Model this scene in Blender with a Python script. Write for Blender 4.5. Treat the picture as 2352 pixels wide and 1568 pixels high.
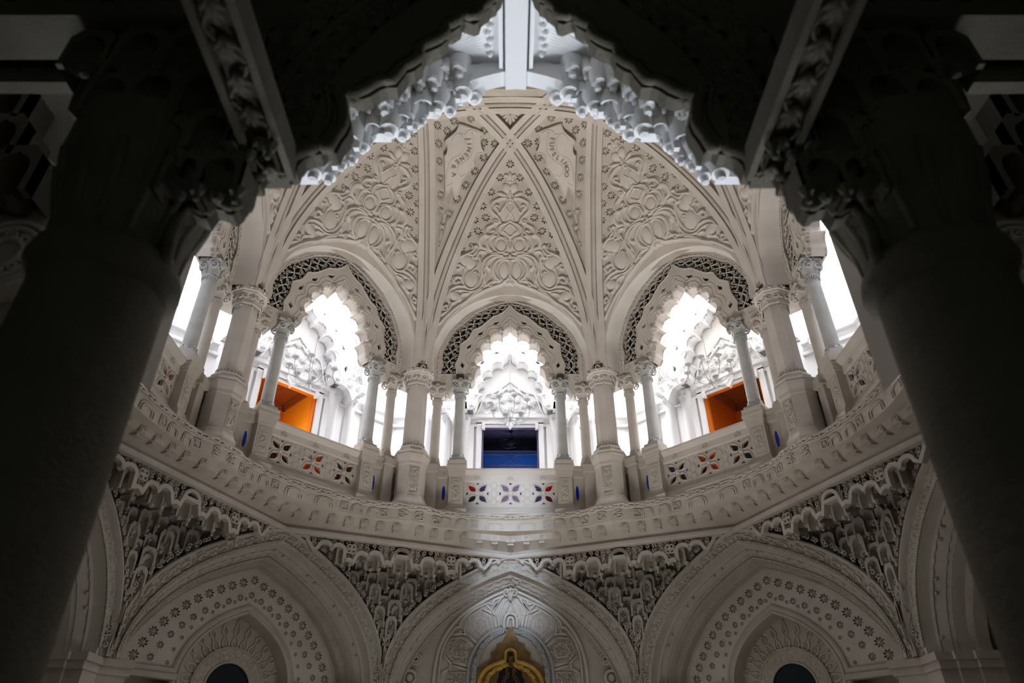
# White octagonal hall with a pierced gallery, seen from the dark ambulatory
import bpy, math, random
import numpy as np
from mathutils import Vector, Matrix
from mathutils.geometry import tessellate_polygon
for o in list(bpy.data.objects): bpy.data.objects.remove(o)
random.seed(7); rng = np.random.default_rng(7)
SC = bpy.context.scene
COL = SC.collection
R = math.radians
# ------------------------------------------------------------------ camera
cam = bpy.data.cameras.new('camera'); cam.lens = 24.568; cam.sensor_width = 36; cam.shift_x = 0.00383
cam.dof.use_dof = True; cam.dof.focus_distance = 14.0; cam.dof.aperture_fstop = 1.9
cam.clip_start = 0.05
camo = bpy.data.objects.new('camera', cam); COL.objects.link(camo)
camo.location = (-0.047, -8.108, 1.5); camo.rotation_euler = (R(90 + 34.0442), 0, 0)
SC.camera = camo
# ------------------------------------------------------------------ world, lights, exposure
SC.view_settings.view_transform = 'Standard'; SC.view_settings.look = 'None'
SC.view_settings.exposure = 0.0; SC.view_settings.gamma = 1.0; SC.view_settings.use_curve_mapping = False
w = bpy.data.worlds.new('world'); SC.world = w; w.use_nodes = True
w.node_tree.nodes['Background'].inputs[0].default_value = (0.55, 0.62, 0.58, 1)
w.node_tree.nodes['Background'].inputs[1].default_value = 0.05
SC.cycles.max_bounces = 6; SC.cycles.diffuse_bounces = 4
def area(name, loc, target, sx, sy, power, color, spread=180):
    l = bpy.data.lights.new(name, 'AREA'); l.shape = 'RECTANGLE'; l.size = sx; l.size_y = sy
    l.energy = power; l.color = color; l.spread = R(spread)
    o = bpy.data.objects.new(name, l); COL.objects.link(o); o.location = loc
    d = Vector(target) - Vector(loc); o.rotation_euler = d.to_track_quat('-Z', 'Y').to_euler(); return o
WARM = (1.0, 0.935, 0.865); COOL = (0.86, 0.92, 1.0)
# daylight falling through the glazed roof of the corridor behind the gallery
for k in range(-2, 3):
    a = R(45 * k); r = 5.98
    o = area('corridor_skylight', (r * math.sin(a), r * math.cos(a), 12.6), (r * math.sin(a), r * math.cos(a), 0), 3.6, 0.9, 420 if abs(k) < 2 else 250,
         (0.90, 0.92, 1.0) if abs(k) == 2 else (0.93, 0.95, 1.0) if k <= 0 else (1.0, 0.965, 0.92))
    o.rotation_euler = (0, 0, -a)
# added area lamps low in the hall, filling the vault and lower walls
area('hall_up_fill', (0, 0.4, 0.4), (0, 0.9, 12), 2.4, 2.4, 205, WARM, 80)
area('hall_fill', (0, 1.5, 0.9), (0, 1.6, 9), 4.5, 4.5, 62, WARM)
# added cool fill lamps in the hall, aimed up at the entrance soffit
area('soffit_fill', (-2.2, -3.8, 0.9), (-0.3, -5.8, 5.1), 1.2, 1.2, 15, COOL, 60)
area('soffit_fill', (2.2, -3.8, 0.9), (0.3, -5.8, 5.1), 1.2, 1.2, 15, COOL, 60)
# beam of blue daylight from the window above the entrance
area('window_beam', (0, -5.4, 7.3), (0, 5.2, 5.9), 1.25, 2.6, 8, (0.72, 0.84, 1.0), 5)
# ------------------------------------------------------------------ materials
def mat(name, col, rough=0.85, bump=0.0, bscale=60, vary=0.0, metal=0.0, emit=None, estr=0, spots=0.0, vscale=2.2):
    m = bpy.data.materials.new(name); m.use_nodes = True; nt = m.node_tree; b = nt.nodes['Principled BSDF']
    b.inputs['Base Color'].default_value = (*col, 1); b.inputs['Roughness'].default_value = rough
    b.inputs['Metallic'].default_value = metal
    if 'Specular IOR Level' in b.inputs: b.inputs['Specular IOR Level'].default_value = 0.25
    tc = nt.nodes.new('ShaderNodeTexCoord')
    if vary:
        n = nt.nodes.new('ShaderNodeTexNoise'); n.inputs['Scale'].default_value = vscale; n.inputs['Detail'].default_value = 6
        nt.links.new(tc.outputs['Object'], n.inputs['Vector'])
        r = nt.nodes.new('ShaderNodeValToRGB'); c0 = [c * (1 - vary) for c in col]; c1 = [min(1, c * (1 + vary)) for c in col]
        c0 = (c0[0], c0[1] * .985, c0[2] * .96)
        r.color_ramp.elements[0].color = (*c0, 1); r.color_ramp.elements[0].position = .3
        r.color_ramp.elements[1].color = (*c1, 1); r.color_ramp.elements[1].position = .7
        nt.links.new(n.outputs['Fac'], r.inputs['Fac']); nt.links.new(r.outputs['Color'], b.inputs['Base Color'])
    if bump:
        n = nt.nodes.new('ShaderNodeTexNoise'); n.inputs['Scale'].default_value = bscale; n.inputs['Detail'].default_value = 4
        nt.links.new(tc.outputs['Object'], n.inputs['Vector'])
        bp = nt.nodes.new('ShaderNodeBump'); bp.inputs['Strength'].default_value = bump; bp.inputs['Distance'].default_value = 0.01
        nt.links.new(n.outputs['Fac'], bp.inputs['Height']); nt.links.new(bp.outputs['Normal'], b.inputs['Normal'])
    if emit:
        b.inputs['Emission Color'].default_value = (*emit, 1); b.inputs['Emission Strength'].default_value = estr
    return m
PL = mat('stucco', (0.53, 0.49, 0.442), bump=.35, vary=.10)
PLL = mat('stucco_pale', (0.60, 0.56, 0.52), bump=.3, vary=.07)
PALE = mat('stucco_reveal_lit', (0.76, 0.74, 0.71), bump=.1, vary=.04)  # paler than the stucco: light on the arch reveals put into the colour
VOID = mat('void_shade', (0.02, 0.025, 0.022))  # near-black: shade of the lattice void put into the colour
PW = mat('stucco_white', (0.83, 0.83, 0.84), bump=.1)
MAR = mat('marble', (0.50, 0.51, 0.51), rough=.5, bump=.2, vary=.12, vscale=5)
DARKL = mat('letter_paint', (0.30, 0.27, 0.23))
PD = mat('stucco_shade', (0.17, 0.158, 0.125), bump=.5, vary=.2)  # darkened copy of the stucco: foreground shade put into the colour
GOLD = mat('gilded_stucco', (0.62, 0.40, 0.10), rough=.45, metal=.25, vary=.2, vscale=9)
BRONZE = mat('brown_gilding', (0.20, 0.12, 0.045), rough=.5, metal=.2, vary=.3, vscale=9)
ORANGE = mat('orange_wall', (0.95, 0.42, 0.02), bump=.2)
UMBER = mat('umber_ceiling', (0.25, 0.075, 0.02))
RUST = mat('rust_wall', (0.62, 0.16, 0.015), bump=.2)
BLUE = mat('blue_wall', (0.11, 0.10, 0.17), rough=.5, vary=.4)
BLUE2 = mat('blue_band', (0.015, 0.085, 0.36), rough=.5)
INK = mat('black_iron', (0.01, 0.012, 0.016), rough=.5)
G_RED = mat('red_glass', (0.10, 0.008, 0.012), rough=.15)
G_BRIGHT = mat('scarlet_glass', (0.45, 0.006, 0.02), rough=.15)
G_ORANGE = mat('orange_glass', (0.72, 0.09, 0.008), rough=.15)
G_VIOLET = mat('violet_glass', (0.05, 0.035, 0.11), rough=.15)
G_LILAC = mat('lilac_glass', (0.22, 0.14, 0.24), rough=.15)
G_BLUE = mat('cobalt_glass', (0.0, 0.025, 0.50), rough=.2)
G_CLEAR = mat('milk_glass', (0.8, 0.76, 0.74), rough=.3)
G_DARK = mat('dark_glass', (0.02, 0.03, 0.04), rough=.15)
WIRE = mat('pewter', (0.42, 0.43, 0.44), rough=.5)
# ------------------------------------------------------------------ mesh helpers
class MB:
    def __init__(s): s.v = []; s.f = []; s.n = 0
    def add(s, verts, faces):
        verts = np.asarray(verts, float).reshape(-1, 3); s.v.append(verts)
        k = s.n; s.f.extend([tuple(i + k for i in f) for f in faces]); s.n += len(verts); return s
    def grid(s, P, cu=False, cv=False, mask=None):
        P = np.asarray(P, float); n, m = P.shape[:2]; I = np.arange(n * m).reshape(n, m)
        if cu: I = np.vstack([I, I[:1]])
        if cv: I = np.hstack([I, I[:, :1]])
        q = np.stack([I[:-1, :-1], I[1:, :-1], I[1:, 1:], I[:-1, 1:]], -1).reshape(-1, 4)
        if mask is not None:
            mk = mask.reshape(-1); q = q[mk[q].any(1)]
            u, inv = np.unique(q, return_inverse=True); q = inv.reshape(-1, 4); P = P.reshape(-1, 3)[u]
        return s.add(P, q.tolist())
    def box(s, c, d, rot=None):
        v = [(x * d[0] / 2, y * d[1] / 2, z * d[2] / 2) for x in (-1, 1) for y in (-1, 1) for z in (-1, 1)]
        v = np.array(v)
        if rot: v = np.array([rot @ Vector(p) for p in v])
        return s.add(v + np.array(c), [(0, 1, 3, 2), (4, 6, 7, 5), (0, 4, 5, 1), (2, 3, 7, 6), (0, 2, 6, 4), (1, 5, 7, 3)])
    def tube(s, pts, rad, n=6, up=None, flat=1.0, cap=True):
        P = np.asarray(pts, float); m = len(P)
        if np.isscalar(rad): rad = [rad] * m
        T = np.gradient(P, axis=0); T /= np.linalg.norm(T, axis=1)[:, None] + 1e-9
        u0 = np.array(up if up is not None else (0, 1, 0), float)
        L = np.cross(T, u0); bad = np.linalg.norm(L, axis=1) < .15
        L[bad] = np.cross(T[bad], np.array([0.3, .2, 1.]))
        L /= np.linalg.norm(L, axis=1)[:, None]; N = np.cross(L, T)
        a = np.arange(n) * 2 * math.pi / n; rad = np.asarray(rad)[:, None, None]
        G = P[:, None, :] + rad * (np.cos(a)[None, :, None] * L[:, None, :] + flat * np.sin(a)[None, :, None] * N[:, None, :])
        k = s.n; s.grid(G, cv=True)
        if cap: s.f.append(tuple(k + i for i in range(n))); s.f.append(tuple(k + (m - 1) * n + i for i in range(n - 1, -1, -1)))
        return s
    def sweep(s, P, Lat, Nor, prof, close=False, closep=False):
        P, Lat, Nor = [np.asarray(q, float) for q in (P, Lat, Nor)]; pr = np.asarray(prof, float)
        G = P[:, None, :] + Lat[:, None, :] * pr[None, :, 0, None] + Nor[:, None, :] * pr[None, :, 1, None]
        return s.grid(G, cu=close, cv=closep)
    def lathe(s, prof, c=(0, 0, 0), n=20, a0=0, a1=2 * math.pi, sq=None):
        full = abs(a1 - a0 - 2 * math.pi) < 1e-6; a = np.linspace(a0, a1, n + (0 if full else 1), endpoint=not full)
        pr = np.asarray(prof, float)
        G = np.stack([pr[:, 0, None] * np.cos(a), pr[:, 0, None] * np.sin(a), np.repeat(pr[:, 1, None], len(a), 1)], -1) + np.array(c)
        return s.grid(G, cv=full)
    def plate(s, loops, y0, y1, back=True, f=None):
        """loops of (x,z); front face at y0, rear face at y1; f maps (x,y,z)->point"""
        flat = [p for l in loops for p in l]; tri = tessellate_polygon([[Vector((p[0], p[1], 0)) for p in l] for l in loops])
        n = len(flat); V = [(p[0], y0, p[1]) for p in flat] + [(p[0], y1, p[1]) for p in flat]
        F = [tuple(t) for t in tri]
        if back: F += [tuple(i + n for i in reversed(t)) for t in tri]
        k = 0
        for l in loops:
            m = len(l)
            for i in range(m): j = (i + 1) % m; F.append((k + i, k + j, n + k + j, n + k + i))
            k += m
        V = np.array(V)
        if f is not None: V = f(V)
        return s.add(V, F)
    def sphere(s, c, r, n=8, sc=(1, 1, 1)):
        a = np.linspace(0, math.pi, n // 2 + 2); b = np.arange(n) * 2 * math.pi / n
        G = np.stack([np.sin(a)[:, None] * np.cos(b), np.sin(a)[:, None] * np.sin(b), np.repeat(np.cos(a)[:, None], n, 1)], -1) * r * np.array(sc) + np.array(c)
        return s.grid(G, cv=True)
    def arr(s): return np.vstack(s.v) if s.v else np.zeros((0, 3))
def link_mesh(name, mb, m, shift=None, smooth=False):
    V = mb.arr()
    if shift is not None: V = V - np.array(shift)
    me = bpy.data.meshes.new(name); me.from_pydata(V.tolist(), [], mb.f); me.materials.append(m)
    if smooth is True: me.polygons.foreach_set('use_smooth', [True] * len(me.polygons))
    elif smooth: me.polygons.foreach_set('use_smooth', [True] * len(me.polygons)); me.set_sharp_from_angle(angle=R(smooth))
    me.update(); o = bpy.data.objects.new(name, me); COL.objects.link(o); return o
def bayM(a): return Matrix.Rotation(-R(a), 4, 'Z')
BASE = {}
def thing(name, label, cat, base=(0, 0, 0), bay=0, group=None):
    o = bpy.data.objects.new(name, None); COL.objects.link(o); o.empty_display_size = .1
    o.matrix_world = bayM(bay) @ Matrix.Translation(base); o['label'] = label; o['category'] = cat
    if group: o['group'] = group
    BASE[o.name] = tuple(base); return o
def part(name, mb, m, root, smooth=False, label=None, sub=None):
    o = link_mesh(name, mb, m, BASE[root.name], smooth); o.parent = sub or root
    if label: o['label'] = label
    return o
def single(name, mb, m, label, cat, base=(0, 0, 0), bay=0, group=None, smooth=False):
    o = link_mesh(name, mb, m, base, smooth); o.matrix_world = bayM(bay) @ Matrix.Translation(base)
    o['label'] = label; o['category'] = cat
    if group: o['group'] = group
    BASE[o.name] = tuple(base); return o
def struct(name, mb, m, bay=0, smooth=False):
    o = link_mesh(name, mb, m, None, smooth); o.matrix_world = bayM(bay); o['kind'] = 'structure'; return o
def dup(root, bay, label, shift=(0, 0, 0), mat=None):
    b = BASE[root.name]; r = root.copy(); COL.objects.link(r)
    r.matrix_world = bayM(bay) @ Matrix.Translation(Vector(b) + Vector(shift)); r['label'] = label; BASE[r.name] = tuple(Vector(b) + Vector(shift))
    def rec(src, dst):
        for ch in list(src.children):
            c = ch.copy(); COL.objects.link(c); c.parent = dst; c.matrix_parent_inverse = ch.matrix_parent_inverse.copy(); rec(ch, c)
    rec(root, r)
    if mat:
        st = [r] + list(r.children_recursive)
        for q in st:
            if q.type == 'MESH': q.data = q.data.copy(); q.data.materials[0] = mat
    return r
def cat_rom(pts, k=6, closed=False):
    P = np.asarray(pts, float)
    if len(P) < 3: return np.array([P[0] + (P[-1] - P[0]) * t for t in np.linspace(0, 1, k + 1)])
    Q = np.vstack([P[-1:], P, P[:2]]) if closed else np.vstack([2 * P[0] - P[1], P, 2 * P[-1] - P[-2]])
    out = []; t = np.linspace(0, 1, k, endpoint=False)[:, None]
    for i in range(1, len(Q) - 2):
        p0, p1, p2, p3 = Q[i - 1:i + 3]
        out.append(.5 * ((2 * p1) + (-p0 + p2) * t + (2 * p0 - 5 * p1 + 4 * p2 - p3) * t * t + (-p0 + 3 * p1 - 3 * p2 + p3) * t ** 3))
    if not closed: out.append(P[-1:])
    return np.vstack(out)
def resample(P, n):
    P = np.asarray(P, float); d = np.concatenate([[0], np.cumsum(np.linalg.norm(np.diff(P, axis=0), axis=1))])
    t = np.linspace(0, d[-1], n); return np.stack([np.interp(t, d, P[:, i]) for i in range(P.shape[1])], 1)
def mirror(l):
    """half outline from the centre line to one side -> full outline left to right"""
    l = [tuple(p) for p in l]; m = [(-x, z) for x, z in l]
    if abs(l[0][0]) < .02: l[0] = (0, l[0][1]); m = m[1:]
    return l[::-1] + m
def circ(cx, cz, r, n=24, a0=0, a1=2 * math.pi, rz=None):
    full = abs(a1 - a0 - 2 * math.pi) < 1e-6
    return [(cx + r * math.cos(a), cz + (rz or r) * math.sin(a)) for a in np.linspace(a0, a1, n, endpoint=not full)]
def spiral(cx, cz, r, turns=1.4, a0=0, sgn=1, n=14):
    t = np.linspace(0, 1, n); a = a0 + sgn * t * turns * 2 * math.pi; rr = r * (1 - .8 * t)
    return np.stack([cx + rr * np.cos(a), cz + rr * np.sin(a)], 1)
def pl3(p2, y): p2 = np.asarray(p2, float); return np.stack([p2[:, 0], np.full(len(p2), y), p2[:, 1]], 1)
def scrollwork(u, v, L):
    """relief height 0..1 of running spiral scrolls; u along the band, v across, in -1..1 over the band; L tile length"""
    i = np.floor(u / L); sg = np.where(i % 2 == 0, 1.0, -1.0); x = (u / L - i - .5) * 2; y = v - .1 * sg
    r = np.hypot(x, y); th = np.arctan2(y, x * sg)
    a = np.cos(9.0 * r - th * 1.0 + 1.5)
    leaf = np.cos(5 * th + 6 * r)
    h = np.where(r < .85, a, .7 * leaf)
    return np.clip(.5 + 1.4 * h, 0, 1)
# ------------------------------------------------------------------ drawing data (metres)
FLORAL=[('m',0.044,0.103,[(-0.0,3.572)],0,0.05),('m',0.057,0.04,[(0.088,3.558)],-25,0.04),('m',0.041,0.078,[(0.062,3.635)],0,0.04),('r',0.022,0.04,[(-0.0,3.673),(0.031,3.707),(0.083,3.698)]),('m',0.094,0.11,[(0.085,3.836)],12,0.06),('m',0.121,0.048,[(0.179,3.998)],-20,0.05),('r',0.03,0.05,[(-0.0,3.93),(0.004,4.019),(-0.0,4.154)]),('r',0.022,0.05,[(0.082,4.078),(0.198,4.079),(0.315,4.126),(0.412,4.189),(0.455,4.271),(0.441,4.369),(0.383,4.447)]),('r',0.022,0.05,[(0.383,4.447),(0.295,4.527),(0.247,4.606),(0.214,4.671)]),('r',0.022,0.05,[(0.027,4.183),(0.004,4.138),(0.027,4.107),(0.066,4.12),(0.074,4.175),(0.121,4.257),(0.179,4.336),(0.241,4.432),(0.296,4.356),(0.344,4.303),(0.325,4.256),(0.28,4.263)]),('m',0.204,0.239,[(-0.0,4.432)],0,0.035),('r',0.018,0.055,[(-0.103,4.297),(-0.016,4.39),(0.062,4.51),(0.101,4.626)]),('r',0.018,0.055,[(-0.074,4.51),(0.004,4.432),(0.082,4.319)]),('r',0.018,0.055,[(-0.0,4.609),(0.081,4.668)]),('r',0.022,0.06,[(-0.0,4.64),(0.062,4.672),(0.159,4.698),(0.256,4.77),(0.295,4.872),(0.266,4.972),(0.178,5.034),(0.101,5.085),(0.046,5.159),(0.027,5.282)]),('m',0.233,0.198,[(-0.0,4.865)],0,0.035),('r',0.02,0.06,[(-0.171,4.747),(-0.074,4.881),(0.013,4.999)]),('r',0.02,0.06,[(-0.0,4.7),(0.091,4.763),(0.178,4.865)]),('r',0.02,0.06,[(-0.132,4.825),(-0.055,4.762),(-0.0,4.7)]),('r',0.02,0.06,[(0.013,4.999),(0.101,4.916),(0.178,4.865)]),('r',0.022,0.05,[(0.344,4.674),(0.305,4.664),(0.299,4.628),(0.334,4.605),(0.363,4.631),(0.383,4.703),(0.45,4.746),(0.537,4.8),(0.581,4.897),(0.566,4.974),(0.488,4.995),(0.421,4.972),(0.363,4.909),(0.382,4.857),(0.421,4.879)]),('r',0.028,0.05,[(0.304,4.992),(0.392,4.989),(0.488,5.054),(0.522,5.188),(0.487,5.301),(0.42,5.355)]),('r',0.045,0.045,[(0.508,5.0),(0.604,4.992),(0.69,5.076),(0.709,5.183),(0.67,5.275),(0.593,5.302)]),('r',0.022,0.06,[(0.046,5.083),(0.12,5.026),(0.236,5.01),(0.343,5.074),(0.381,5.194),(0.342,5.31),(0.236,5.364),(0.129,5.339),(0.062,5.244),(0.046,5.144)]),('m',0.12,0.145,[(0.207,5.208)],0,0.05),('r',0.02,0.06,[(0.429,5.407),(0.333,5.382),(0.197,5.384),(0.081,5.387)]),('m',0.112,0.219,[(0.15,5.784)],0,0.06),('r',0.022,0.06,[(0.013,5.579),(-0.001,5.719),(-0.001,5.882),(0.042,5.981),(0.157,6.078)]),('r',0.022,0.05,[(0.003,5.554),(0.119,5.546),(0.226,5.599),(0.293,5.723),(0.283,5.868),(0.225,5.985),(0.176,6.029)]),('r',0.04,0.055,[(0.158,5.509),(0.293,5.568),(0.389,5.705),(0.389,5.85),(0.321,5.989),(0.224,6.053)]),('r',0.04,0.055,[(0.12,5.503),(0.236,5.465),(0.409,5.516),(0.515,5.619),(0.543,5.716),(0.5,5.772)]),('r',0.028,0.06,[(0.178,5.447),(0.332,5.428),(0.487,5.477),(0.621,5.608),(0.668,5.755),(0.647,5.866),(0.608,5.986),(0.579,6.106)]),('r',0.022,0.05,[(0.543,5.716),(0.591,5.78),(0.561,5.901),(0.551,6.041),(0.587,6.202)]),('m',0.042,0.068,[(-0.0,5.46)],0,0.06),('m',0.054,0.039,[(0.081,5.484)],0,0.05),('r',0.02,0.05,[(0.022,6.067),(0.051,6.053),(0.057,6.087),(0.022,6.107),(0.003,6.064),(0.032,6.022),(0.08,6.036),(0.095,6.088),(0.065,6.124)]),('r',0.03,0.05,[(0.003,6.013),(0.032,5.984),(0.08,6.036),(0.195,6.119),(0.387,6.203),(0.577,6.291),(0.784,6.424),(0.952,6.548)]),('r',0.022,0.05,[(0.234,6.087),(0.33,6.063),(0.426,6.092),(0.483,6.149),(0.473,6.184),(0.435,6.185),(0.425,6.148)]),('r',0.03,0.05,[(0.369,6.006),(0.387,6.065),(0.502,6.14),(0.559,6.188)]),('m',0.166,0.213,[(0.893,6.059)],0,0.06),('r',0.022,0.055,[(0.707,5.517),(0.678,5.675),(0.667,5.873),(0.703,6.055),(0.787,6.216),(0.918,6.307),(1.052,6.235),(1.096,6.053),(1.066,5.887),(1.029,5.787)]),('r',0.022,0.05,[(0.581,5.863),(0.608,6.022),(0.673,6.213),(0.786,6.326),(0.936,6.373),(1.105,6.366),(1.254,6.401)]),('r',0.022,0.05,[(0.886,5.873),(0.866,5.948),(0.809,5.958),(0.771,5.917),(0.8,5.875),(0.838,5.9)]),('m',0.19,0.151,[(0.973,5.662)],-8,0.06),('r',0.022,0.05,[(0.593,5.378),(0.679,5.373),(0.756,5.441),(0.784,5.53),(0.851,5.556),(0.88,5.495),(0.984,5.488)]),('r',0.022,0.055,[(0.861,5.486),(0.775,5.388),(0.747,5.298),(0.786,5.261),(0.843,5.296),(0.852,5.368),(0.918,5.434),(1.06,5.514),(1.172,5.605),(1.2,5.707)]),('r',0.022,0.05,[(0.745,5.642),(0.773,5.742),(0.848,5.831),(0.886,5.873)]),('r',0.022,0.05,[(1.019,5.836),(1.076,5.808),(1.133,5.77),(1.18,5.744)]),('r',0.022,0.05,[(1.154,5.517),(1.232,5.742),(1.251,5.853),(1.171,5.854),(1.159,5.777),(1.212,5.771)]),('r',0.022,0.05,[(1.1,6.056),(1.228,6.063),(1.286,6.134),(1.245,6.216),(1.186,6.164)]),('r',0.03,0.05,[(1.072,6.261),(1.224,6.291),(1.36,6.395),(1.416,6.563)]),('m',0.15,0.115,[(1.239,6.528)],-35,0.06),('r',0.022,0.05,[(0.961,6.418),(1.101,6.462),(1.198,6.612),(1.313,6.707),(1.393,6.658),(1.397,6.534),(1.301,6.433)]),('r',0.022,0.05,[(1.43,6.78),(1.507,6.823),(1.492,6.898),(1.427,6.879),(1.429,6.806)]),('r',0.022,0.045,[(1.352,6.743),(1.406,6.9),(1.539,7.02)]),('r',0.03,0.05,[(0.66,6.273),(0.821,6.398),(1.018,6.625),(1.213,6.786),(1.403,7.006),(1.588,7.265)])]
GORE_STARS=[(0.0,3.281,1),(0.238,3.586,1),(-0.238,3.586,1),(0.441,3.935,1),(-0.441,3.935,1),(0.639,4.279,1),(-0.639,4.279,1),(0.562,4.543,1),(-0.562,4.543,1),(0.823,4.626,1),(-0.823,4.626,1),(0.741,4.88,1),(-0.741,4.88,1),(0.987,4.987,1),(-0.987,4.987,1),(1.128,5.369,1),(-1.128,5.369,1),(1.107,5.355,1),(-1.107,5.355,1),(1.355,6.088,1),(-1.355,6.088,1),(0.881,5.238,0.72),(-0.881,5.238,0.72),(1.252,5.747,0.72),(-1.252,5.747,0.72),(1.438,6.448,0.72),(-1.438,6.448,0.72)]
KITE_STARS=[(-0.656,2.839,1),(-0.326,2.59,1),(0.024,2.408,1),(-0.408,2.851,1),(0.394,2.588,1),(-0.518,3.177,1),(0.47,2.857,1),(0.717,2.837,1),(-0.407,3.522,1),(0.562,3.176,1),(-0.303,3.87,1),(0.443,3.509,1),(0.315,3.859,1),(-0.203,4.229,1),(0.196,4.21,1),(-0.116,4.589,1),(0.084,4.592,1),(-0.02,4.96,1),(-0.024,4.943,1),(-0.027,5.345,0.8),(-0.008,4.353,0.35)]
BANNER_OUTLINE=[(-0.224,-0.769),(0.078,-0.767),(0.379,-0.749),(0.355,-0.664),(0.377,-0.516),(0.426,-0.418),(0.471,-0.363),(0.51,-0.341),(0.522,-0.262),(0.463,-0.294),(0.409,-0.264),(0.354,-0.191),(0.339,-0.108),(0.35,-0.04),(0.34,0.019),(0.392,0.03),(0.336,0.127),(0.281,0.25),(0.199,0.445),(0.17,0.611),(0.158,0.871),(0.11,0.842),(0.043,0.747),(-0.014,0.642),(-0.039,0.714),(-0.084,0.876),(-0.117,0.836),(-0.152,0.732),(-0.239,0.403),(-0.363,0.019),(-0.335,-0.004),(-0.32,-0.092),(-0.337,-0.185),(-0.364,-0.232),(-0.429,-0.271),(-0.407,-0.351),(-0.345,-0.433),(-0.281,-0.522),(-0.236,-0.599),(-0.217,-0.688)]
BANNER_RIDGES=[[(-0.275,-0.336),(-0.271,-0.428),(-0.219,-0.507),(-0.145,-0.558),(-0.022,-0.564),(-0.013,-0.613),(0.041,-0.685),(0.122,-0.711),(0.248,-0.687)],[(-0.14,-0.538),(-0.055,-0.495),(0.008,-0.416),(0.035,-0.298),(0.016,-0.18),(-0.059,-0.073),(-0.153,0.012),(-0.207,0.14),(-0.206,0.281),(-0.198,0.391),(-0.163,0.551),(-0.132,0.641),(-0.057,0.591),(-0.039,0.55)],[(0.121,-0.661),(0.177,-0.538),(0.226,-0.413),(0.255,-0.253),(0.212,-0.112),(0.127,0.012),(0.035,0.11),(0.001,0.191),(0.033,0.295),(0.116,0.356),(0.167,0.326),(0.193,0.283)],[(0.46,-0.294),(0.379,-0.262),(0.328,-0.176),(0.329,-0.063)]]
BANNER_GLYPHS=[(0.071,-0.492),(0.113,-0.392),(0.145,-0.276),(0.113,-0.146),(0.039,-0.039),(-0.046,0.057),(-0.104,0.194),(-0.045,0.36)]
BANNER_C=(3.122, 13.957, 0.687, -0.726)
OPENING=[(0.007,10.856),(-0.055,10.762),(-0.113,10.721),(-0.162,10.669),(-0.169,10.594),(-0.161,10.535),(-0.215,10.594),(-0.298,10.609),(-0.382,10.576),(-0.442,10.493),(-0.45,10.41),(-0.431,10.337),(-0.507,10.359),(-0.597,10.334),(-0.663,10.247),(-0.673,10.157),(-0.648,10.076),(-0.606,10.028),(-0.673,10.032),(-0.739,9.978),(-0.784,9.89),(-0.785,9.802),(-0.754,9.732),(-0.657,9.697),(-0.659,9.671),(-0.715,9.645),(-0.754,9.585),(-0.77,9.508),(-0.779,9.422),(-0.816,9.346),(-0.866,9.295)]
LAT_IN=[(0.002,11.414),(-0.04,11.316),(-0.149,11.181),(-0.273,11.094),(-0.395,11.046),(-0.502,10.932),(-0.682,10.743),(-0.848,10.669),(-0.883,10.557),(-0.946,10.42),(-1.064,10.319),(-1.126,10.265),(-1.121,10.121),(-1.133,9.961),(-1.172,9.837),(-1.215,9.724),(-1.184,9.611),(-1.18,9.508)]
LAT_OUT=[(0.002,11.483),(-0.166,11.443),(-0.369,11.375),(-0.524,11.306),(-0.663,11.219),(-0.77,11.161),(-0.846,11.084),(-0.935,10.998),(-1.009,10.913),(-1.083,10.828),(-1.202,10.743),(-1.302,10.576),(-1.384,10.392),(-1.459,10.229),(-1.491,10.139),(-1.521,9.996),(-1.517,9.908),(-1.484,9.732),(-1.525,9.611),(-1.531,9.508)]
HOOD=[(0.002,11.555),(-0.224,11.536),(-0.439,11.458),(-0.637,11.351),(-0.817,11.245),(-1.011,11.111),(-1.155,10.941),(-1.284,10.792),(-1.411,10.607),(-1.491,10.443),(-1.556,10.281),(-1.62,10.121),(-1.656,9.98),(-1.674,9.806),(-1.674,9.617),(-1.663,9.447),(-1.655,9.263)]
NEAR_ARCH=[(-0.073,4.8),(-0.081,4.747),(-0.1,4.709),(-0.104,4.676),(-0.133,4.654),(-0.137,4.632),(-0.173,4.585),(-0.184,4.521),(-0.206,4.507),(-0.245,4.532),(-0.262,4.539),(-0.268,4.487),(-0.303,4.445),(-0.323,4.445),(-0.321,4.378),(-0.349,4.335),(-0.384,4.306),(-0.415,4.286),(-0.425,4.248),(-0.423,4.198),(-0.454,4.157),(-0.483,4.139),(-0.493,4.106),(-0.507,4.073),(-0.517,4.043),(-0.56,4.043),(-0.591,4.02),(-0.62,3.985),(-0.654,3.965),(-0.684,3.973),(-0.711,3.993),(-0.729,3.985),(-0.731,3.965),(-0.706,3.914),(-0.69,3.853),(-0.678,3.785),(-0.684,3.737),(-0.701,3.693),(-0.711,3.647),(-0.717,3.629),(-0.736,3.651),(-0.761,3.655),(-0.776,3.627),(-0.803,3.622),(-0.838,3.597),(-0.854,3.558),(-0.854,3.524),(-0.887,3.519)]
NEAR_BRACKET=[(-0.884,3.503),(-0.987,3.503),(-0.979,3.471),(-0.982,3.46),(-1.009,3.46),(-1.006,3.402),(-1.012,3.372),(-1.025,3.366),(-1.029,3.329),(-1.049,3.301),(-1.068,3.306),(-1.086,3.325),(-1.123,3.334),(-1.134,3.306),(-1.139,3.282),(-1.158,3.286),(-1.185,3.306),(-1.21,3.319),(-1.213,3.301),(-1.231,3.271),(-1.236,3.247),(-1.238,3.198),(-1.239,3.139),(-1.23,3.11),(-1.227,3.074),(-1.231,3.05)]
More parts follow.
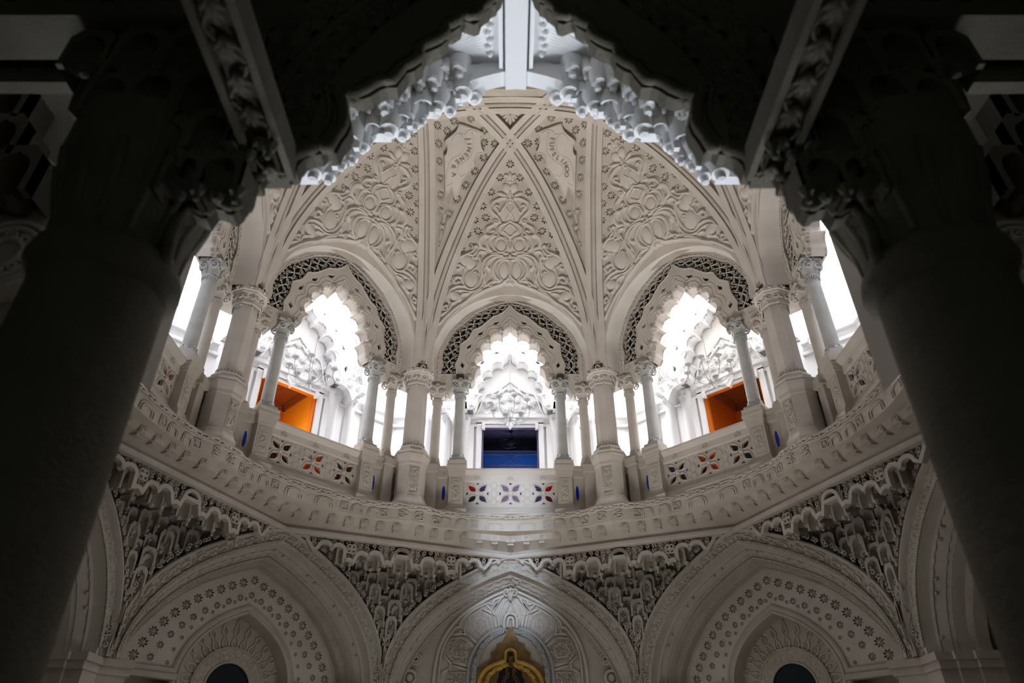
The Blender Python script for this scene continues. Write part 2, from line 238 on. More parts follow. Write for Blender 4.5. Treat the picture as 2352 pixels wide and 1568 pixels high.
WHITE_EDGE=[(-0.01,5.149),(-0.071,5.158),(-0.12,5.141),(-0.196,5.111),(-0.272,5.07),(-0.314,5.008),(-0.396,4.952),(-0.466,4.877),(-0.53,4.853),(-0.598,4.826),(-0.647,4.746),(-0.663,4.682),(-0.739,4.675),(-0.811,4.682),(-0.859,4.656),(-0.894,4.638),(-0.952,4.519),(-1.018,4.414),(-1.09,4.329),(-1.146,4.247)]
FAN_OUT=[[(0.0,5.226),(0.071,5.193),(0.253,5.129),(0.532,4.985),(0.837,4.796),(1.043,4.633),(1.226,4.396),(1.355,4.127),(1.423,3.806),(1.436,3.521),(1.432,3.326)]]
FAN_RIM=[[(0.121,5.113),(0.154,5.065),(0.253,5.033),(0.335,4.993),(0.349,4.922),(0.449,4.946),(0.578,4.89),(0.772,4.781),(0.961,4.61),(0.989,4.503),(1.069,4.487),(1.205,4.306),(1.304,4.068),(1.337,3.806),(1.343,3.521)]]
FAN_RING=[[(0.166,4.472),(0.311,4.427),(0.47,4.336),(0.625,4.186),(0.731,3.995),(0.788,3.806),(0.802,3.521),(0.805,3.382)]]
FAN_KEY=[[(0.126,4.472),(0.126,4.595),(0.102,4.687),(0.054,4.734),(0.0,4.752)],[(0.053,4.487),(0.054,4.61),(0.037,4.656),(0.0,4.679)]]
FAN_HEX=[[(0.59,4.687),(0.459,4.625),(0.424,4.487),(0.567,4.396),(0.674,4.472),(0.702,4.61),(0.59,4.687)],[(0.993,4.209),(0.847,4.157),(0.828,4.039),(0.888,3.951),(1.062,3.98),(1.122,4.068),(1.087,4.171),(0.993,4.209)],[(0.0,4.969),(0.135,4.718),(0.135,4.703)],[(0.609,4.804),(0.412,4.718),(0.327,4.442),(0.58,4.276),(0.779,4.472),(0.802,4.703),(0.609,4.804)],[(1.156,4.291),(0.917,4.313),(0.703,4.112),(0.836,3.835),(1.123,3.922),(1.225,4.068),(1.156,4.291)],[(1.142,3.691),(0.847,3.698),(0.837,3.437),(1.238,3.437),(1.142,3.691)],[(0.0,5.097),(0.152,4.922),(0.216,4.734),(0.166,4.518)]]
FAN_HEXF=[[(0.609,4.804),(0.412,4.718),(0.327,4.442),(0.58,4.276),(0.779,4.472),(0.802,4.703)],[(1.156,4.291),(0.917,4.313),(0.703,4.112),(0.836,3.835),(1.123,3.922),(1.225,4.068)],[(1.142,3.691),(0.847,3.698),(0.837,3.437),(1.238,3.437)]]
FAN_BARS=[[(0.33,4.718),(0.271,4.457)],[(0.249,4.718),(0.215,4.472)],[(0.187,5.033),(0.348,4.796),(0.314,4.718)],[(0.544,4.843),(0.363,4.757)],[(0.48,4.922),(0.364,4.796),(0.251,4.938)],[(0.327,4.442),(0.294,4.411)],[(0.864,4.61),(0.889,4.396),(0.823,4.366)],[(0.824,4.381),(0.609,4.171)],[(0.884,4.306),(0.688,4.142)],[(0.986,4.427),(0.905,4.396),(0.871,4.351)],[(1.08,4.366),(0.905,4.396)],[(1.118,3.82),(0.802,3.734)],[(1.105,3.878),(0.804,3.806)],[(1.284,3.995),(1.12,3.849),(1.161,3.734)],[(1.312,3.663),(1.162,3.763)]]
FAN_BELL=[(0.0,4.487),(0.053,4.472),(0.085,4.351),(0.132,4.291),(0.156,4.231),(0.275,4.186),(0.266,4.097),(0.384,4.024),(0.359,3.907),(0.445,3.864),(0.569,3.791),(0.645,3.706),(0.635,3.382)]
FAN_GOLD=[[(0.091,3.893),(0.178,3.856),(0.303,3.82),(0.427,3.756),(0.533,3.649),(0.585,3.521),(0.597,3.382)]]
FAN_GKEY=[[(0.099,3.878),(0.1,3.995),(0.076,4.061),(0.0,4.097)]]
FAN_DARK=[(0.0,4.046),(0.044,4.024),(0.044,3.951),(0.107,3.849),(0.13,3.748),(0.215,3.684),(0.222,3.606),(0.252,3.55),(0.266,3.382)]
# ------------------------------------------------------------------ vault surface (surface of revolution r -> z)
_T = [(0,15.0),(1,14.92),(1.91,14.69),(2.7,14.33),(3.5,13.5),(4.23,12.25),(4.62,11.32),(4.83,10.5),(4.93,9.8),(4.96,9.2)]
PR = cat_rom([(-1, 14.92)] + _T + [(4.96, 8.4)], 24)[24:]; PR = PR[:len(_T) * 24 - 23]
VR, VZ = PR[:, 0], PR[:, 1]; VS = np.concatenate([[0], np.cumsum(np.hypot(np.diff(VR), np.diff(VZ)))])
def s_of_r(r): return np.interp(r, VR, VS)
def dome_pt(phi, s, h=0.0):
    """point at azimuth phi (rad), arc length s, raised h towards the inside of the vault"""
    r = np.interp(s, VS, VR); z = np.interp(s, VS, VZ); e = 0.02
    tr = (np.interp(s + e, VS, VR) - np.interp(s - e, VS, VR)); tz = (np.interp(s + e, VS, VZ) - np.interp(s - e, VS, VZ))
    l = np.hypot(tr, tz) + 1e-9; tr, tz = tr / l, tz / l
    rr = r + h * tz; zz = z - h * tr
    return np.stack([rr * np.sin(phi), rr * np.cos(phi), zz], -1)
def dome_frame(phi, s):
    P = dome_pt(np.array(phi), np.array(s)); Q = dome_pt(np.array(phi), np.array(s + .01)); N = dome_pt(np.array(phi), np.array(s), .01)
    d = Vector(Q - P).normalized(); n = Vector(N - P).normalized(); x = d.cross(n).normalized()
    if x.x * math.cos(phi) - x.y * math.sin(phi) < 0: x = -x
    return Vector(P), x, d, n
def xs_to_phi(x, s): return np.arcsin(np.clip(x / np.maximum(np.interp(s, VS, VR), 1e-3), -1, 1))
RD = 1.91    # distance of every rib plane from the axis of the hall
def poly_dist(X, Y, pts):
    D = np.full(X.shape, 9.0)
    for (x0, y0), (x1, y1) in zip(pts[:-1], pts[1:]):
        dx, dy = x1 - x0, y1 - y0; t = np.clip(((X - x0) * dx + (Y - y0) * dy) / (dx * dx + dy * dy + 1e-12), 0, 1)
        D = np.minimum(D, np.hypot(X - x0 - t * dx, Y - y0 - t * dy))
    return D
def floral_height(X, S):
    X = np.abs(X); H = np.full(X.shape, -1.0)
    for f in FLORAL:
        if f[0] == 'r':
            p = cat_rom(f[3], 5); w, h = f[1], f[2]; lo = p.min(0) - w - .05; hi = p.max(0) + w + .05
            k = (X > lo[0]) & (X < hi[0]) & (S > lo[1]) & (S < hi[1])
            if not k.any(): continue
            D = poly_dist(X[k], S[k], p); q = np.where(D < w, .024 + h * np.sqrt(np.clip(1 - (D / w) ** 2, 0, 1)), np.where(D < w + .028, .022, -1))
        else:
            (cx, cy), rx, ry, rot, h = f[3][0], f[1], f[2], f[4], f[5]
            k = (np.abs(X - cx) < rx * 1.4 + ry * .4) & (np.abs(S - cy) < ry * 1.4 + rx * .4)
            if not k.any(): continue
            a = R(rot); u = ((X[k] - cx) * math.cos(a) + (S[k] - cy) * math.sin(a)) / rx; v = (-(X[k] - cx) * math.sin(a) + (S[k] - cy) * math.cos(a)) / ry
            q2 = u * u + v * v; q = np.where(q2 < 1, .02 + h * np.power(np.clip(1 - q2, 0, 1), .45), np.where(q2 < 1.25, .02, -1))
        H[k] = np.maximum(H[k], q)
    return H
def cell_grid(rin, rout, p0, p1, np_, ns, stars, x_c=0.0, depth=0.0):
    ph = np.linspace(p0, p1, np_); U = np.linspace(0, 1, ns)
    si = s_of_r(np.array([rin(p) for p in ph])); so = s_of_r(np.array([rout(p) for p in ph]))
    S = si[:, None] + (so - si)[:, None] * U[None, :]; PH = np.repeat(ph[:, None], ns, 1)
    X = np.interp(S, VS, VR) * np.sin(PH - x_c); H = np.full(S.shape, -depth)
    for (x, s, k) in stars:
        d = np.hypot(X - x, S - s) / ((.083 - .019 * np.cos(8 * np.arctan2(S - s, X - x))) * k); H -= np.where(d < 1, .085 * k * (1 - d ** 8), 0)
    return PH, S, X, H
GX = sorted(set(GORE_STARS), key=lambda t: t[1]); GX = [t for t in GX if abs(abs(t[0]) - 1.107) > .001]
def star_mesh(r=.088, n=8):
    mb = MB()
    for i in range(n):
        a = 2 * math.pi * i / n; c, s_ = math.cos(a), math.sin(a)
        mb.add([(c * .012, s_ * .012, .006), (c * r * .5 - s_ * .016, s_ * r * .5 + c * .016, -.018), (c * r * 1.08, s_ * r * 1.08, -.004), (c * r * .5 + s_ * .016, s_ * r * .5 - c * .016, -.018), (c * r * .5, s_ * r * .5, .008)],
               [(0, 1, 4), (1, 2, 4), (2, 3, 4), (3, 0, 4)])
    mb.lathe([(.024, -.05), (.024, .006), (.014, .018), (.0, .02)], n=8)
    return mb
def star_data(mt):
    mb = star_mesh(); me = bpy.data.meshes.new('star'); me.from_pydata(mb.arr().tolist(), [], mb.f); me.materials.append(mt); me.update(); return me
STAR = star_data(PLL)
def put_star(root, P, x, d, n, k, depth=.004, name='star', data=None):
    o = bpy.data.objects.new(name, data or STAR); COL.objects.link(o); o.parent = root
    M = Matrix((x, d, n)).transposed().to_4x4(); M.translation = P - n * depth - Vector(BASE[root.name]); o.matrix_local = M @ Matrix.Scale(k, 4); return o
def rib_r(phi, j): 
    c = math.cos(phi - R(45 * j)); return RD / c if c > 1e-3 else 1e9
def rings(phi): return sorted(rib_r(phi, j) for j in range(-2, 3))
WALLY = 4.6
# gore over a bay, with the flower relief
def gore():
    base = (0, 4.3, 12.0)
    root = thing('vault_cell', '', 'vault cell', base, 0, 'flower panels of the vault')
    def rin(p):
        return rib_r(abs(p), -1)
    rout = lambda p: min(WALLY / math.cos(p), 4.958)
    PH, S, X, H = cell_grid(rin, rout, R(-22.45), R(22.45), 340, 390, GX)
    mb = MB(); mb.grid(dome_pt(PH, S, H)); part('ground', mb, PL, root, True)
    PH, S, X, H = cell_grid(rin, rout, R(-20.5), R(20.5), 360, 420, [])
    Hf = floral_height(X, S); mask = Hf > 0
    mb = MB(); mb.grid(dome_pt(PH, S, np.where(mask, Hf, -.03)), mask=mask); part('flower_relief', mb, PLL, root, True)
    for (x, s, k) in GX:
        P, ex, d, n = dome_frame(float(xs_to_phi(x, s)), s); put_star(root, P, ex, d, n, k)
    return root
PLACE = {-90: 'far left', -45: 'left', 0: 'central', 45: 'right', 90: 'far right'}
g0 = gore(); g0['label'] = 'central triangular vault panel with tall carved flower and stars, under the rib crossing'
dup(g0, -45, 'curved vault panel with carved flower and stars above the orange-room arch')
dup(g0, 45, 'curved vault panel with carved flower and stars above the rust-room arch')
dup(g0, -90, 'sliver of starry vault panel at the far left behind the big round rib')
dup(g0, 90, 'sliver of starry vault panel at the far right behind the big round rib')
# kite cells with a banner shield
def kite():
    root = thing('vault_cell', '', 'vault cell', (0, 3.1, 14.0), 0, 'kite-shaped vault panels')
    PH, S, X, H = cell_grid(lambda p: RD / math.cos(R(22.5) + abs(p)), lambda p: min(RD / math.cos(min(R(67.5), R(67.5)) - abs(p)), 4.958), R(-22.5), R(22.5), 150, 330, KITE_STARS)
    mb = MB(); mb.grid(dome_pt(PH, S, H - .04)); part('ground', mb, PL, root, True)
    for (x, s, k) in KITE_STARS:
        P, ex, d, n = dome_frame(float(xs_to_phi(x, s)), s); put_star(root, P, ex, d, n, k, .042)
    return root
k0 = kite()
k0['label'] = 'narrow kite vault panel with stars at the left of the central rib crossing'
k0.matrix_world = bayM(-22.5) @ Matrix.Translation(BASE[k0.name])
dup(k0, 22.5, 'narrow kite vault panel with stars at the right of the central rib crossing')
dup(k0, -67.5, 'dim kite vault panel behind the left end of the big round rib')
dup(k0, 67.5, 'dim kite vault panel behind the right end of the big round rib')
# small triangles with half flower
def tri():
    root = thing('vault_cell', '', 'vault cell', (0, 2.3, 14.4), 0, 'small triangular vault panels')
    PH, S, X, H = cell_grid(lambda p: RD / math.cos(p), lambda p: RD / math.cos(R(45) - abs(p)), R(-22.5), R(22.5), 70, 50, [])
    edge = np.minimum(np.interp(S, VS, VR) * np.cos(PH) - RD, RD - np.interp(S, VS, VR) * np.cos(R(45) - PH)); edge = np.minimum(edge, RD - np.interp(S, VS, VR) * np.cos(R(45) + PH))
    H = np.where(edge > .19, -.14, 0.0); mb = MB(); mb.grid(dome_pt(PH, S, H)); part('ground', mb, PL, root)
    P, ex, d, n = dome_frame(0, 2.16); mb = MB()
    c = np.array(P + n * -.05)
    for i in range(9):
        a = R(-20 + i * 27.5); L = [.25, .25, .2, .22, .27, .22, .2, .25, .25][i]
        for q in range(1):
            pts = [c + (np.array(ex) * math.cos(a) + np.array(d) * math.sin(a)) * L * t for t in (.12, .35, .6, .85, 1.0)]
            mb.tube(pts, [.012, .028, .036, .034, .012], 6, up=n)
    part('half_flower', mb, PLL, root, True)
    return root
t0 = tri(); t0['label'] = 'small triangular coffer with a half flower right above the rib crossing'
for a, l in ((45, 'small dark triangular coffer at the upper right partly behind white stalactites'), (-45, 'small dark triangular coffer at the upper left partly behind white stalactites'),
             (90, 'far right small triangular coffer of the vault crown'), (-90, 'far left small triangular coffer of the vault crown')): dup(t0, a, l)
# crown octagon with stepped coffer
def crown():
    root = thing('crown_coffer', 'dark octagonal stepped coffer at the very top of the vault', 'coffer', (0, 0, 14.9))
    mb = MB(); ro = [(1.91, 14.66), (1.55, 14.74), (1.5, 14.95), (1.3, 14.97), (1.26, 15.15), (0.9, 15.17), (.0, 15.2)]
    G = np.array([[(r / math.cos(R(22.5)) * math.sin(R(22.5 + 45 * i)), r / math.cos(R(22.5)) * math.cos(R(22.5 + 45 * i)), z) for i in range(8)] for r, z in ro])
    mb.grid(G, cv=True); part('stepped_frame', mb, PL, root)
    mb = MB()
    for i in range(8):
        for j in range(-7, 8):
            a = R(45 * i); x, y = j * .075, 1.4; mb.box((x * math.cos(a) + y * math.sin(a), -x * math.sin(a) + y * math.cos(a), 14.955), (.035, .035, .02), Matrix.Rotation(-a, 3, 'Z'))
    part('dentil_row', mb, PL, root); return root
crown()
# ribs: eight arches of the star
def rib(idx, a, label):
    root = thing('vault_rib', label, 'vault rib', (0, RD, 14.5), a, 'interlaced ribs of the star vault')
    T = np.concatenate([np.linspace(-4.57, -4.2, 30), np.linspace(-4.15, 4.15, 110), np.linspace(4.2, 4.57, 30)])
    r = np.hypot(T, RD); s = s_of_r(r); phi = np.arctan2(T, RD)
    P = dome_pt(phi, s); N = dome_pt(phi, s, .01) - P; N /= np.linalg.norm(N, axis=1)[:, None]
    Tn = np.gradient(P, axis=0); Tn /= np.linalg.norm(Tn, axis=1)[:, None]; L = np.cross(N, Tn); L /= np.linalg.norm(L, axis=1)[:, None]; N = np.cross(Tn, L)
    # legs straight down to the pier
    mb = MB(); mb.sweep(P, L, N, [(-.19, -.08), (-.19, .07), (-.065, .07), (-.065, .015), (.065, .015), (.065, .07), (.19, .07), (.19, -.08)])
    part('rib_band', mb, PLL, root)
    mb = MB(); mb.tube(P + N * .03, .045, 8); part('roll_moulding', mb, PL, root, True); return root
for i, (a, l) in enumerate([(0, 'big round vault rib sweeping from left pier to right pier over the flower panels'), (45, 'vault rib rising from the left inner pier and curving right through the crossing'),
    (-45, 'vault rib rising from the right inner pier and curving left through the crossing'), (90, 'right vertical straight vault rib beside the right banner shield'), (-90, 'left vertical straight vault rib beside the left banner shield'),
    (135, 'vault rib curving behind the camera side at the right'), (-135, 'vault rib curving behind the camera side at the left')]): rib(i, a, l)
# outer shell closes the vault from behind
mb = MB(); ph = np.linspace(0, 2 * math.pi, 64, endpoint=False); ss = np.linspace(0, float(s_of_r(4.62)), 20)
mb.grid(dome_pt(np.repeat(ph[:, None], 20, 1), np.repeat(ss[None, :], 64, 0), -.3), cu=True); struct('ceiling', mb, PL, 0, True)
# banners
def banner(sgn, bay, label, text):
    rc, zc, tr, tz = BANNER_C; base = (0, rc, zc)
    root = thing('banner_shield', label, 'shield', base, bay, 'carved banner shields on the vault')
    o = Vector((0, rc, zc)); ex = Vector((1, 0, 0)); d = Vector((0, tr, tz)).normalized(); n = Vector((0, tz, -tr)).normalized()
    def M3(V, off=.15):
        V = np.asarray(V); X = V[:, 0] * sgn; Y = V[:, 2]; Z = off - V[:, 1]
        return np.array(o)[None] + X[:, None] * np.array(ex) + Y[:, None] * np.array(d) + Z[:, None] * np.array(n)
    mb = MB(); ol = [tuple(p) for p in cat_rom(BANNER_OUTLINE, 2, True)]
    mb.plate([ol], 0, .07, f=M3); part('shield_plate', mb, PLL, root)
    mb = MB(); mb.plate([[(x * .6, z * .75) for x, z in BANNER_OUTLINE]], 0, .18, f=lambda V: M3(V, .09)); part('bracket', mb, PL, root)
    mb = MB(); E = np.array(BANNER_OUTLINE + BANNER_OUTLINE[:1]); E = M3(np.stack([E[:, 0] * .97, np.zeros(len(E)), E[:, 1] * .97], 1)); mb.tube(E, .016, 6, up=n); part('raised_rim', mb, PLL, root, True)
    mb = MB()
    for l in BANNER_RIDGES:
        q = cat_rom(l, 5); mb.tube(M3(np.stack([q[:, 0], np.zeros(len(q)), q[:, 1]], 1)), .014, 6, up=n, flat=1.2)
    part('ribbon_fold', mb, PLL, root, True)
    gl = BANNER_GLYPHS if len(text) == len(BANNER_GLYPHS) else [tuple(p) for p in resample(np.array(BANNER_GLYPHS), len(text))]
    for i, (ch, (gx, gy)) in enumerate(zip(text, gl)):
        cu = bpy.data.curves.new('letter', 'FONT'); cu.body = ch; cu.size = .15; cu.extrude = .012; cu.align_x = 'CENTER'; cu.align_y = 'CENTER'; cu.resolution_u = 2
        t = bpy.data.objects.new('letter', cu); me = bpy.data.meshes.new_from_object(t); bpy.data.objects.remove(t)
        me.materials.clear(); me.materials.append(DARKL); lo = bpy.data.objects.new('letter', me); COL.objects.link(lo); lo.parent = root
        a, b = gl[max(0, i - 1)], gl[min(len(gl) - 1, i + 1)]; dv = Vector(((b[0] - a[0]) * sgn, b[1] - a[1])).normalized()
        run = ex * dv.x + d * dv.y; upv = n.cross(run)
        Mx = Matrix((run, upv, n)).transposed().to_4x4(); Mx.translation = ex * (gx * sgn) + d * gy + n * .158; lo.matrix_local = Mx
    return root
banner(1, -22.5, 'carved shield with a curled letter ribbon at the left of the rib crossing', 'JINENERA')
banner(-1, 22.5, 'carved shield with a curled letter ribbon at the right of the rib crossing', 'FUFELINOO')
# ------------------------------------------------------------------ gallery arcade
ZB, ZT = 7.40, 9.30
def capital_parts(root, c, r0, w, z0, z1, m, nm='capital'):
    """basket with volutes and square abacus; c = (x, y)"""
    x, y = c; mb = MB(); h = z1 - z0
    mb.lathe([(r0, z0 - .02), (r0 + .022, z0), (r0 + .022, z0 + .025), (r0, z0 + .03), (r0 + .008, z0 + h * .35), (r0 + .05, z0 + h * .7), (r0 + .07, z0 + h * .8)], (x, y, 0), 16)
    mb.box((x, y, z1 - h * .14), (w, w, h * .10)); mb.box((x, y, z1 - h * .05), (w * 1.12, w * 1.12, h * .11))
    o = part(nm, mb, m, root, 40)
    mb = MB()
    for a in (0, 90, 180, 270):
        ca, sa = math.cos(R(a)), math.sin(R(a))
        for s in (-1, 1):
            q = spiral(s * w * .27, z0 + h * .55, h * .24, 1.3, R(90), -s, 12)
            P = np.stack([q[:, 0], np.full(len(q), -w * .5), q[:, 1]], 1); P = np.stack([x + P[:, 0] * ca - P[:, 1] * sa, y + P[:, 0] * sa + P[:, 1] * ca, P[:, 2]], 1)
            mb.tube(P, .017, 5, up=(-sa * -1, ca * -1, 0))
        q = np.array(circ(0, z1 - h * .02, h * .13, 8)); P = np.stack([q[:, 0], np.full(8, -w * .57), q[:, 1]], 1)
        P = np.stack([x + P[:, 0] * ca - P[:, 1] * sa, y + P[:, 0] * sa + P[:, 1] * ca, P[:, 2]], 1); mb.tube(np.vstack([P, P[:1]]), .014, 4)
        for j in range(-2, 3):
            a2 = R(a + j * 18); mb.sphere((x + (r0 + .012) * math.cos(a2), y + (r0 + .012) * math.sin(a2), z0 - .03), .018, 5, (.9, .9, 2))
    part('volute', mb, m, root, True, sub=None)
    return o
def column(x, y, z0, z1, r, m, label, bay, group):
    root = thing('gallery_column', label, 'column', (x, y, z0), bay, group)
    mb = MB(); mb.box((x, y, z0 + .035), (r * 2.75, r * 2.75, .07)); mb.lathe([(r * 1.32, z0 + .07), (r * 1.36, z0 + .085), (r * 1.30, z0 + .105), (r * 1.1, z0 + .115), (r * 1.14, z0 + .13), (r * 1.02, z0 + .15)], (x, y, 0), 20)
    for i in range(8):
        a = R(45 * i + 22); mb.sphere((x + r * 1.03 * math.cos(a), y + r * 1.03 * math.sin(a), z0 + .16), .022, 5, (1, 1, 1.6))
    part('base', mb, m, root, 40)
    mb = MB(); zs = z1 - .33; mb.lathe([(r * 1.02, z0 + .14), (r, z0 + .3), (r * .97, z0 + .9), (r * .92, zs + .01)], (x, y, 0), 24); part('shaft', mb, m, root, 40)
    capital_parts(root, (x, y), r * .92, .31, zs, z1, m); return root
def bayname(b): return {-90: 'far left bay', -45: 'orange-room bay at left', 0: 'central blue-room bay', 45: 'rust-room bay at right', 90: 'far right bay'}[b]
BAYS = (-90, -45, 0, 45, 90)
c_free = column(1.075, 5.08, ZB, ZT, .115, MAR, '', 0, 'slender grey columns of the gallery arches')
first = True
for b in BAYS:
    for s, sd in ((1, 'right'), (-1, 'left')):
        lab = 'slender grey marble column %s of the opening, %s' % (sd, bayname(b))
        if first: c_free.matrix_world = bayM(b) @ Matrix.Translation(BASE[c_free.name]); c_free['label'] = lab; first = False
        else: dup(c_free, b, lab, (0 if s == 1 else -2.15, 0, 0))
c_att = column(1.57, 5.12, ZB - .06, ZT - .12, .10, PLL, '', 0, 'beige columns attached beside the gallery piers')
first = True
for b in BAYS:
    for s, sd in ((1, 'right'), (-1, 'left')):
        lab = 'beige engaged column against the %s pier, %s' % (sd, bayname(b))
        if first: c_att.matrix_world = bayM(b) @ Matrix.Translation(BASE[c_att.name]); c_att['label'] = lab; first = False
        else: dup(c_att, b, lab, (0 if s == 1 else -3.14, 0, 0))
# octagonal piers at the corners
def octp(mb, cx, cy, R0, z0, z1, n=8, off=22.5):
    return mb.lathe([(0, z0), (R0, z0), (R0, z1), (0, z1)], (cx, cy, 0), n, R(off), R(off) + 2 * math.pi)
def pier():
    cy = 5.13; root = thing('gallery_pier', '', 'pier', (0, cy, 6.3), 0, 'octagonal gallery piers')
    mb = MB(); k = 1 / math.cos(R(22.5))
    octp(mb, 0, cy, .20 * k, 7.5, 9.02)
    part('shaft', mb, PLL, root)
    mb = MB(); mb.lathe([(0, 7.34), (0.299 * k, 7.34), (0.332 * k, 7.37), (0.332 * k, 7.42), (0.274 * k, 7.44), (0.274 * k, 7.5), (0.249 * k, 7.53), (0.224 * k, 7.57)], (0, cy, 0), 8, R(22.5), R(382.5))
    for i in range(8):
        for j in range(-1, 2):
            a = R(45 * i); t = j * .06; mb.sphere((.208 * math.cos(a) - t * math.sin(a), cy + .208 * math.sin(a) + t * math.cos(a), 7.6), .025, 5, (1, 1, 1.8))
    part('base', mb, PLL, root)
    # capital band with paired volutes
    mb = MB(); mb.lathe([(0.224 * k, 8.96), (0.241 * k, 8.98), (0.241 * k, 9.01), (0.228 * k, 9.02), (0.232 * k, 9.1), (0.282 * k, 9.2), (0.282 * k, 9.23), (0.307 * k, 9.24), (0.307 * k, 9.31), (0, 9.31)], (0, cy, 0), 8, R(22.5), R(382.5)); part('capital', mb, PLL, root)
    for i in range(8):
        mb = MB(); a = R(45 * i); ca, sa = math.cos(a), math.sin(a)
        def T(q, d): return np.stack([q[:, 0] * -sa + d * ca, cy + q[:, 0] * ca + d * sa, q[:, 1]], 1)
        for s in (-1, 1): mb.tube(T(spiral(s * .055, 9.11, .055, 1.2, R(90), -s, 12), .262), .015, 5, up=(ca, sa, 0))
        q = np.array(circ(0, 9.33, .045, 9)); mb.tube(T(q, .32), .013, 5, up=(ca, sa, 0)); mb.sphere(tuple(T(np.array([[0, 9.27]]), .325)[0]), .028, 6)
        for j in range(-2, 3): mb.sphere(tuple(T(np.array([[j * .04, 8.93]]), .228)[0]), .02, 5, (.7, .7, 1.8))
        part('volute_pair', mb, PLL, root, True)
    # pedestal
    mb = MB(); mb.lathe([(0, 6.26), (0.349 * k, 6.26), (0.349 * k, 6.36), (0.307 * k, 6.44), (0.286 * k, 6.5), (0.274 * k, 6.52), (0.274 * k, 7.12), (0.286 * k, 7.14), (0.286 * k, 7.2), (0.307 * k, 7.24), (0.332 * k, 7.3), (0.340 * k, 7.35), (0, 7.35)], (0, cy, 0), 8, R(22.5), R(382.5)); ped = part('pedestal', mb, PL, root)
    mb = MB(); y = cy - .28
    fr = [(-.10, 6.56), (.10, 6.56), (.10, 7.06), (-.10, 7.06)]
    for sc in (1, .8): mb.tube(pl3(fr + fr[:1], y) * [sc, 1, 1] + [0, 0, 0], .008, 4)
    for s in (-1, 1):
        for zz in (6.66, 6.96): mb.tube(pl3(spiral(s * .035, zz, .04, 1.3, 0, s), y), .01, 5)
        mb.tube(pl3(cat_rom([(s * .06, 6.6), (s * .03, 6.72), (s * .07, 6.81), (s * .03, 6.9), (s * .06, 7.02)]), y), .009, 5)
    q = circ(0, 6.81, .03, 10); mb.tube(pl3(q + q[:1], y), .009, 5)
    part('carved_panel', mb, PLL, root, True, sub=ped)
    return root
p0 = pier(); p0.matrix_world = bayM(-22.5) @ Matrix.Translation(BASE[p0.name]); p0['label'] = 'octagonal stucco pier between the left and central gallery bays'
dup(p0, 22.5, 'octagonal stucco pier between the central and right gallery bays')
dup(p0, -67.5, 'broad octagonal stucco pier between the left and far left gallery bays')
dup(p0, 67.5, 'broad octagonal stucco pier between the right and far right gallery bays')
# column pedestals with carved front
def pedestal():
    x, y = 1.075, 5.06; root = thing('column_pedestal', '', 'pedestal', (x, y, 6.3), 0, 'carved pedestals under the slender gallery columns')
    mb = MB()
    for z0, z1, w in ((6.28, 6.37, .44), (6.37, 6.41, .38), (6.41, 6.46, .33), (6.46, 7.08, .29), (7.08, 7.12, .32), (7.12, 7.2, .34), (7.2, 7.24, .37), (7.24, 7.3, .40)): mb.box((x, y, (z0 + z1) / 2), (w, w, z1 - z0))
    mb.box((x, y, 7.335), (.38, .38, .13)); part('body', mb, PL, root)
    mb = MB(); yf = y - .148; q = [(x - .1, 6.54), (x + .1, 6.54), (x + .1, 7.02), (x - .1, 7.02)]; mb.tube(pl3(q + q[:1], yf), .007, 4)
    for i in range(8):
        a = R(45 * i); mb.tube(pl3([(x + .015 * math.cos(a), 6.79 + .015 * math.sin(a)), (x + .05 * math.cos(a), 6.79 + .05 * math.sin(a)), (x + .075 * math.cos(a + .3), 6.79 + .075 * math.sin(a + .3))], yf), [.01, .018, .006], 5)
    for s in (-1, 1):
        for zz, sg in ((6.63, 1), (6.93, -1)): mb.tube(pl3(spiral(x + s * .035, zz, .038, 1.3, R(90 * sg), s * sg), yf), .011, 5)
        mb.tube(pl3(cat_rom([(x, 6.58), (x + s * .07, 6.68), (x + s * .02, 6.72)]), yf), .011, 5)
    part('flower_carving', mb, PLL, root, True); return root
q0 = pedestal(); first = True
for b in BAYS:
    for s, sd in ((1, 'right'), (-1, 'left')):
        lab = 'carved square pedestal under the slender %s column, %s' % (sd, bayname(b))
        if first: q0.matrix_world = bayM(b) @ Matrix.Translation(BASE[q0.name]); q0['label'] = lab; first = False
        else: dup(q0, b, lab, (0 if s == 1 else -2.15, 0, 0))
# small infill panel with a vesica of blue glass between pedestal and pier
def infill(b, s, sd):
    x = 1.42 * s; root = thing('narrow_screen', 'narrow stucco panel with blue glass almond, %s, %s' % (sd, bayname(b)), 'screen', (x, 5.1, 6.6), b, 'narrow panels with blue glass almonds')
    xa = x - .09 * s; ves = [(xa + .033 * math.sin(t) , 6.77 - .155 * math.cos(t)) for t in np.linspace(0, 2 * math.pi, 20, endpoint=False)]
    mb = MB(); xo, xi = sorted((x + .64 * s, x - .24 * s)); rect = [(xi - 0, 6.28), (xi, 7.08), (xo, 7.08), (xo, 6.28)][::-1]; mb.plate([rect, ves[::-1]], 5.06, 5.2); mb.box((x + .2 * s, 5.1, 7.16), (.88, .2, .16)); mb.box((x + .2 * s, 5.09, 7.27), (.88, .26, .07))
    mb.tube(pl3(spiral(xa, 7.13, .04, 1, 0), 5.0), .009, 5)
    mb.box((x + .16 * s, 5.03, 6.72), (.22, .16, .9)); mb.box((x + .16 * s, 5.02, 7.24), (.27, .26, .15)); part('stucco_panel', mb, PL, root)
    mb = MB(); mb.plate([ves], 5.075, 5.085); part('glass_almond', mb, G_BLUE, root, label='cobalt blue almond-shaped glass')
    return root
for b in BAYS:
    for s, sd in ((-1, 'left end'), (1, 'right end')): infill(b, s, sd)
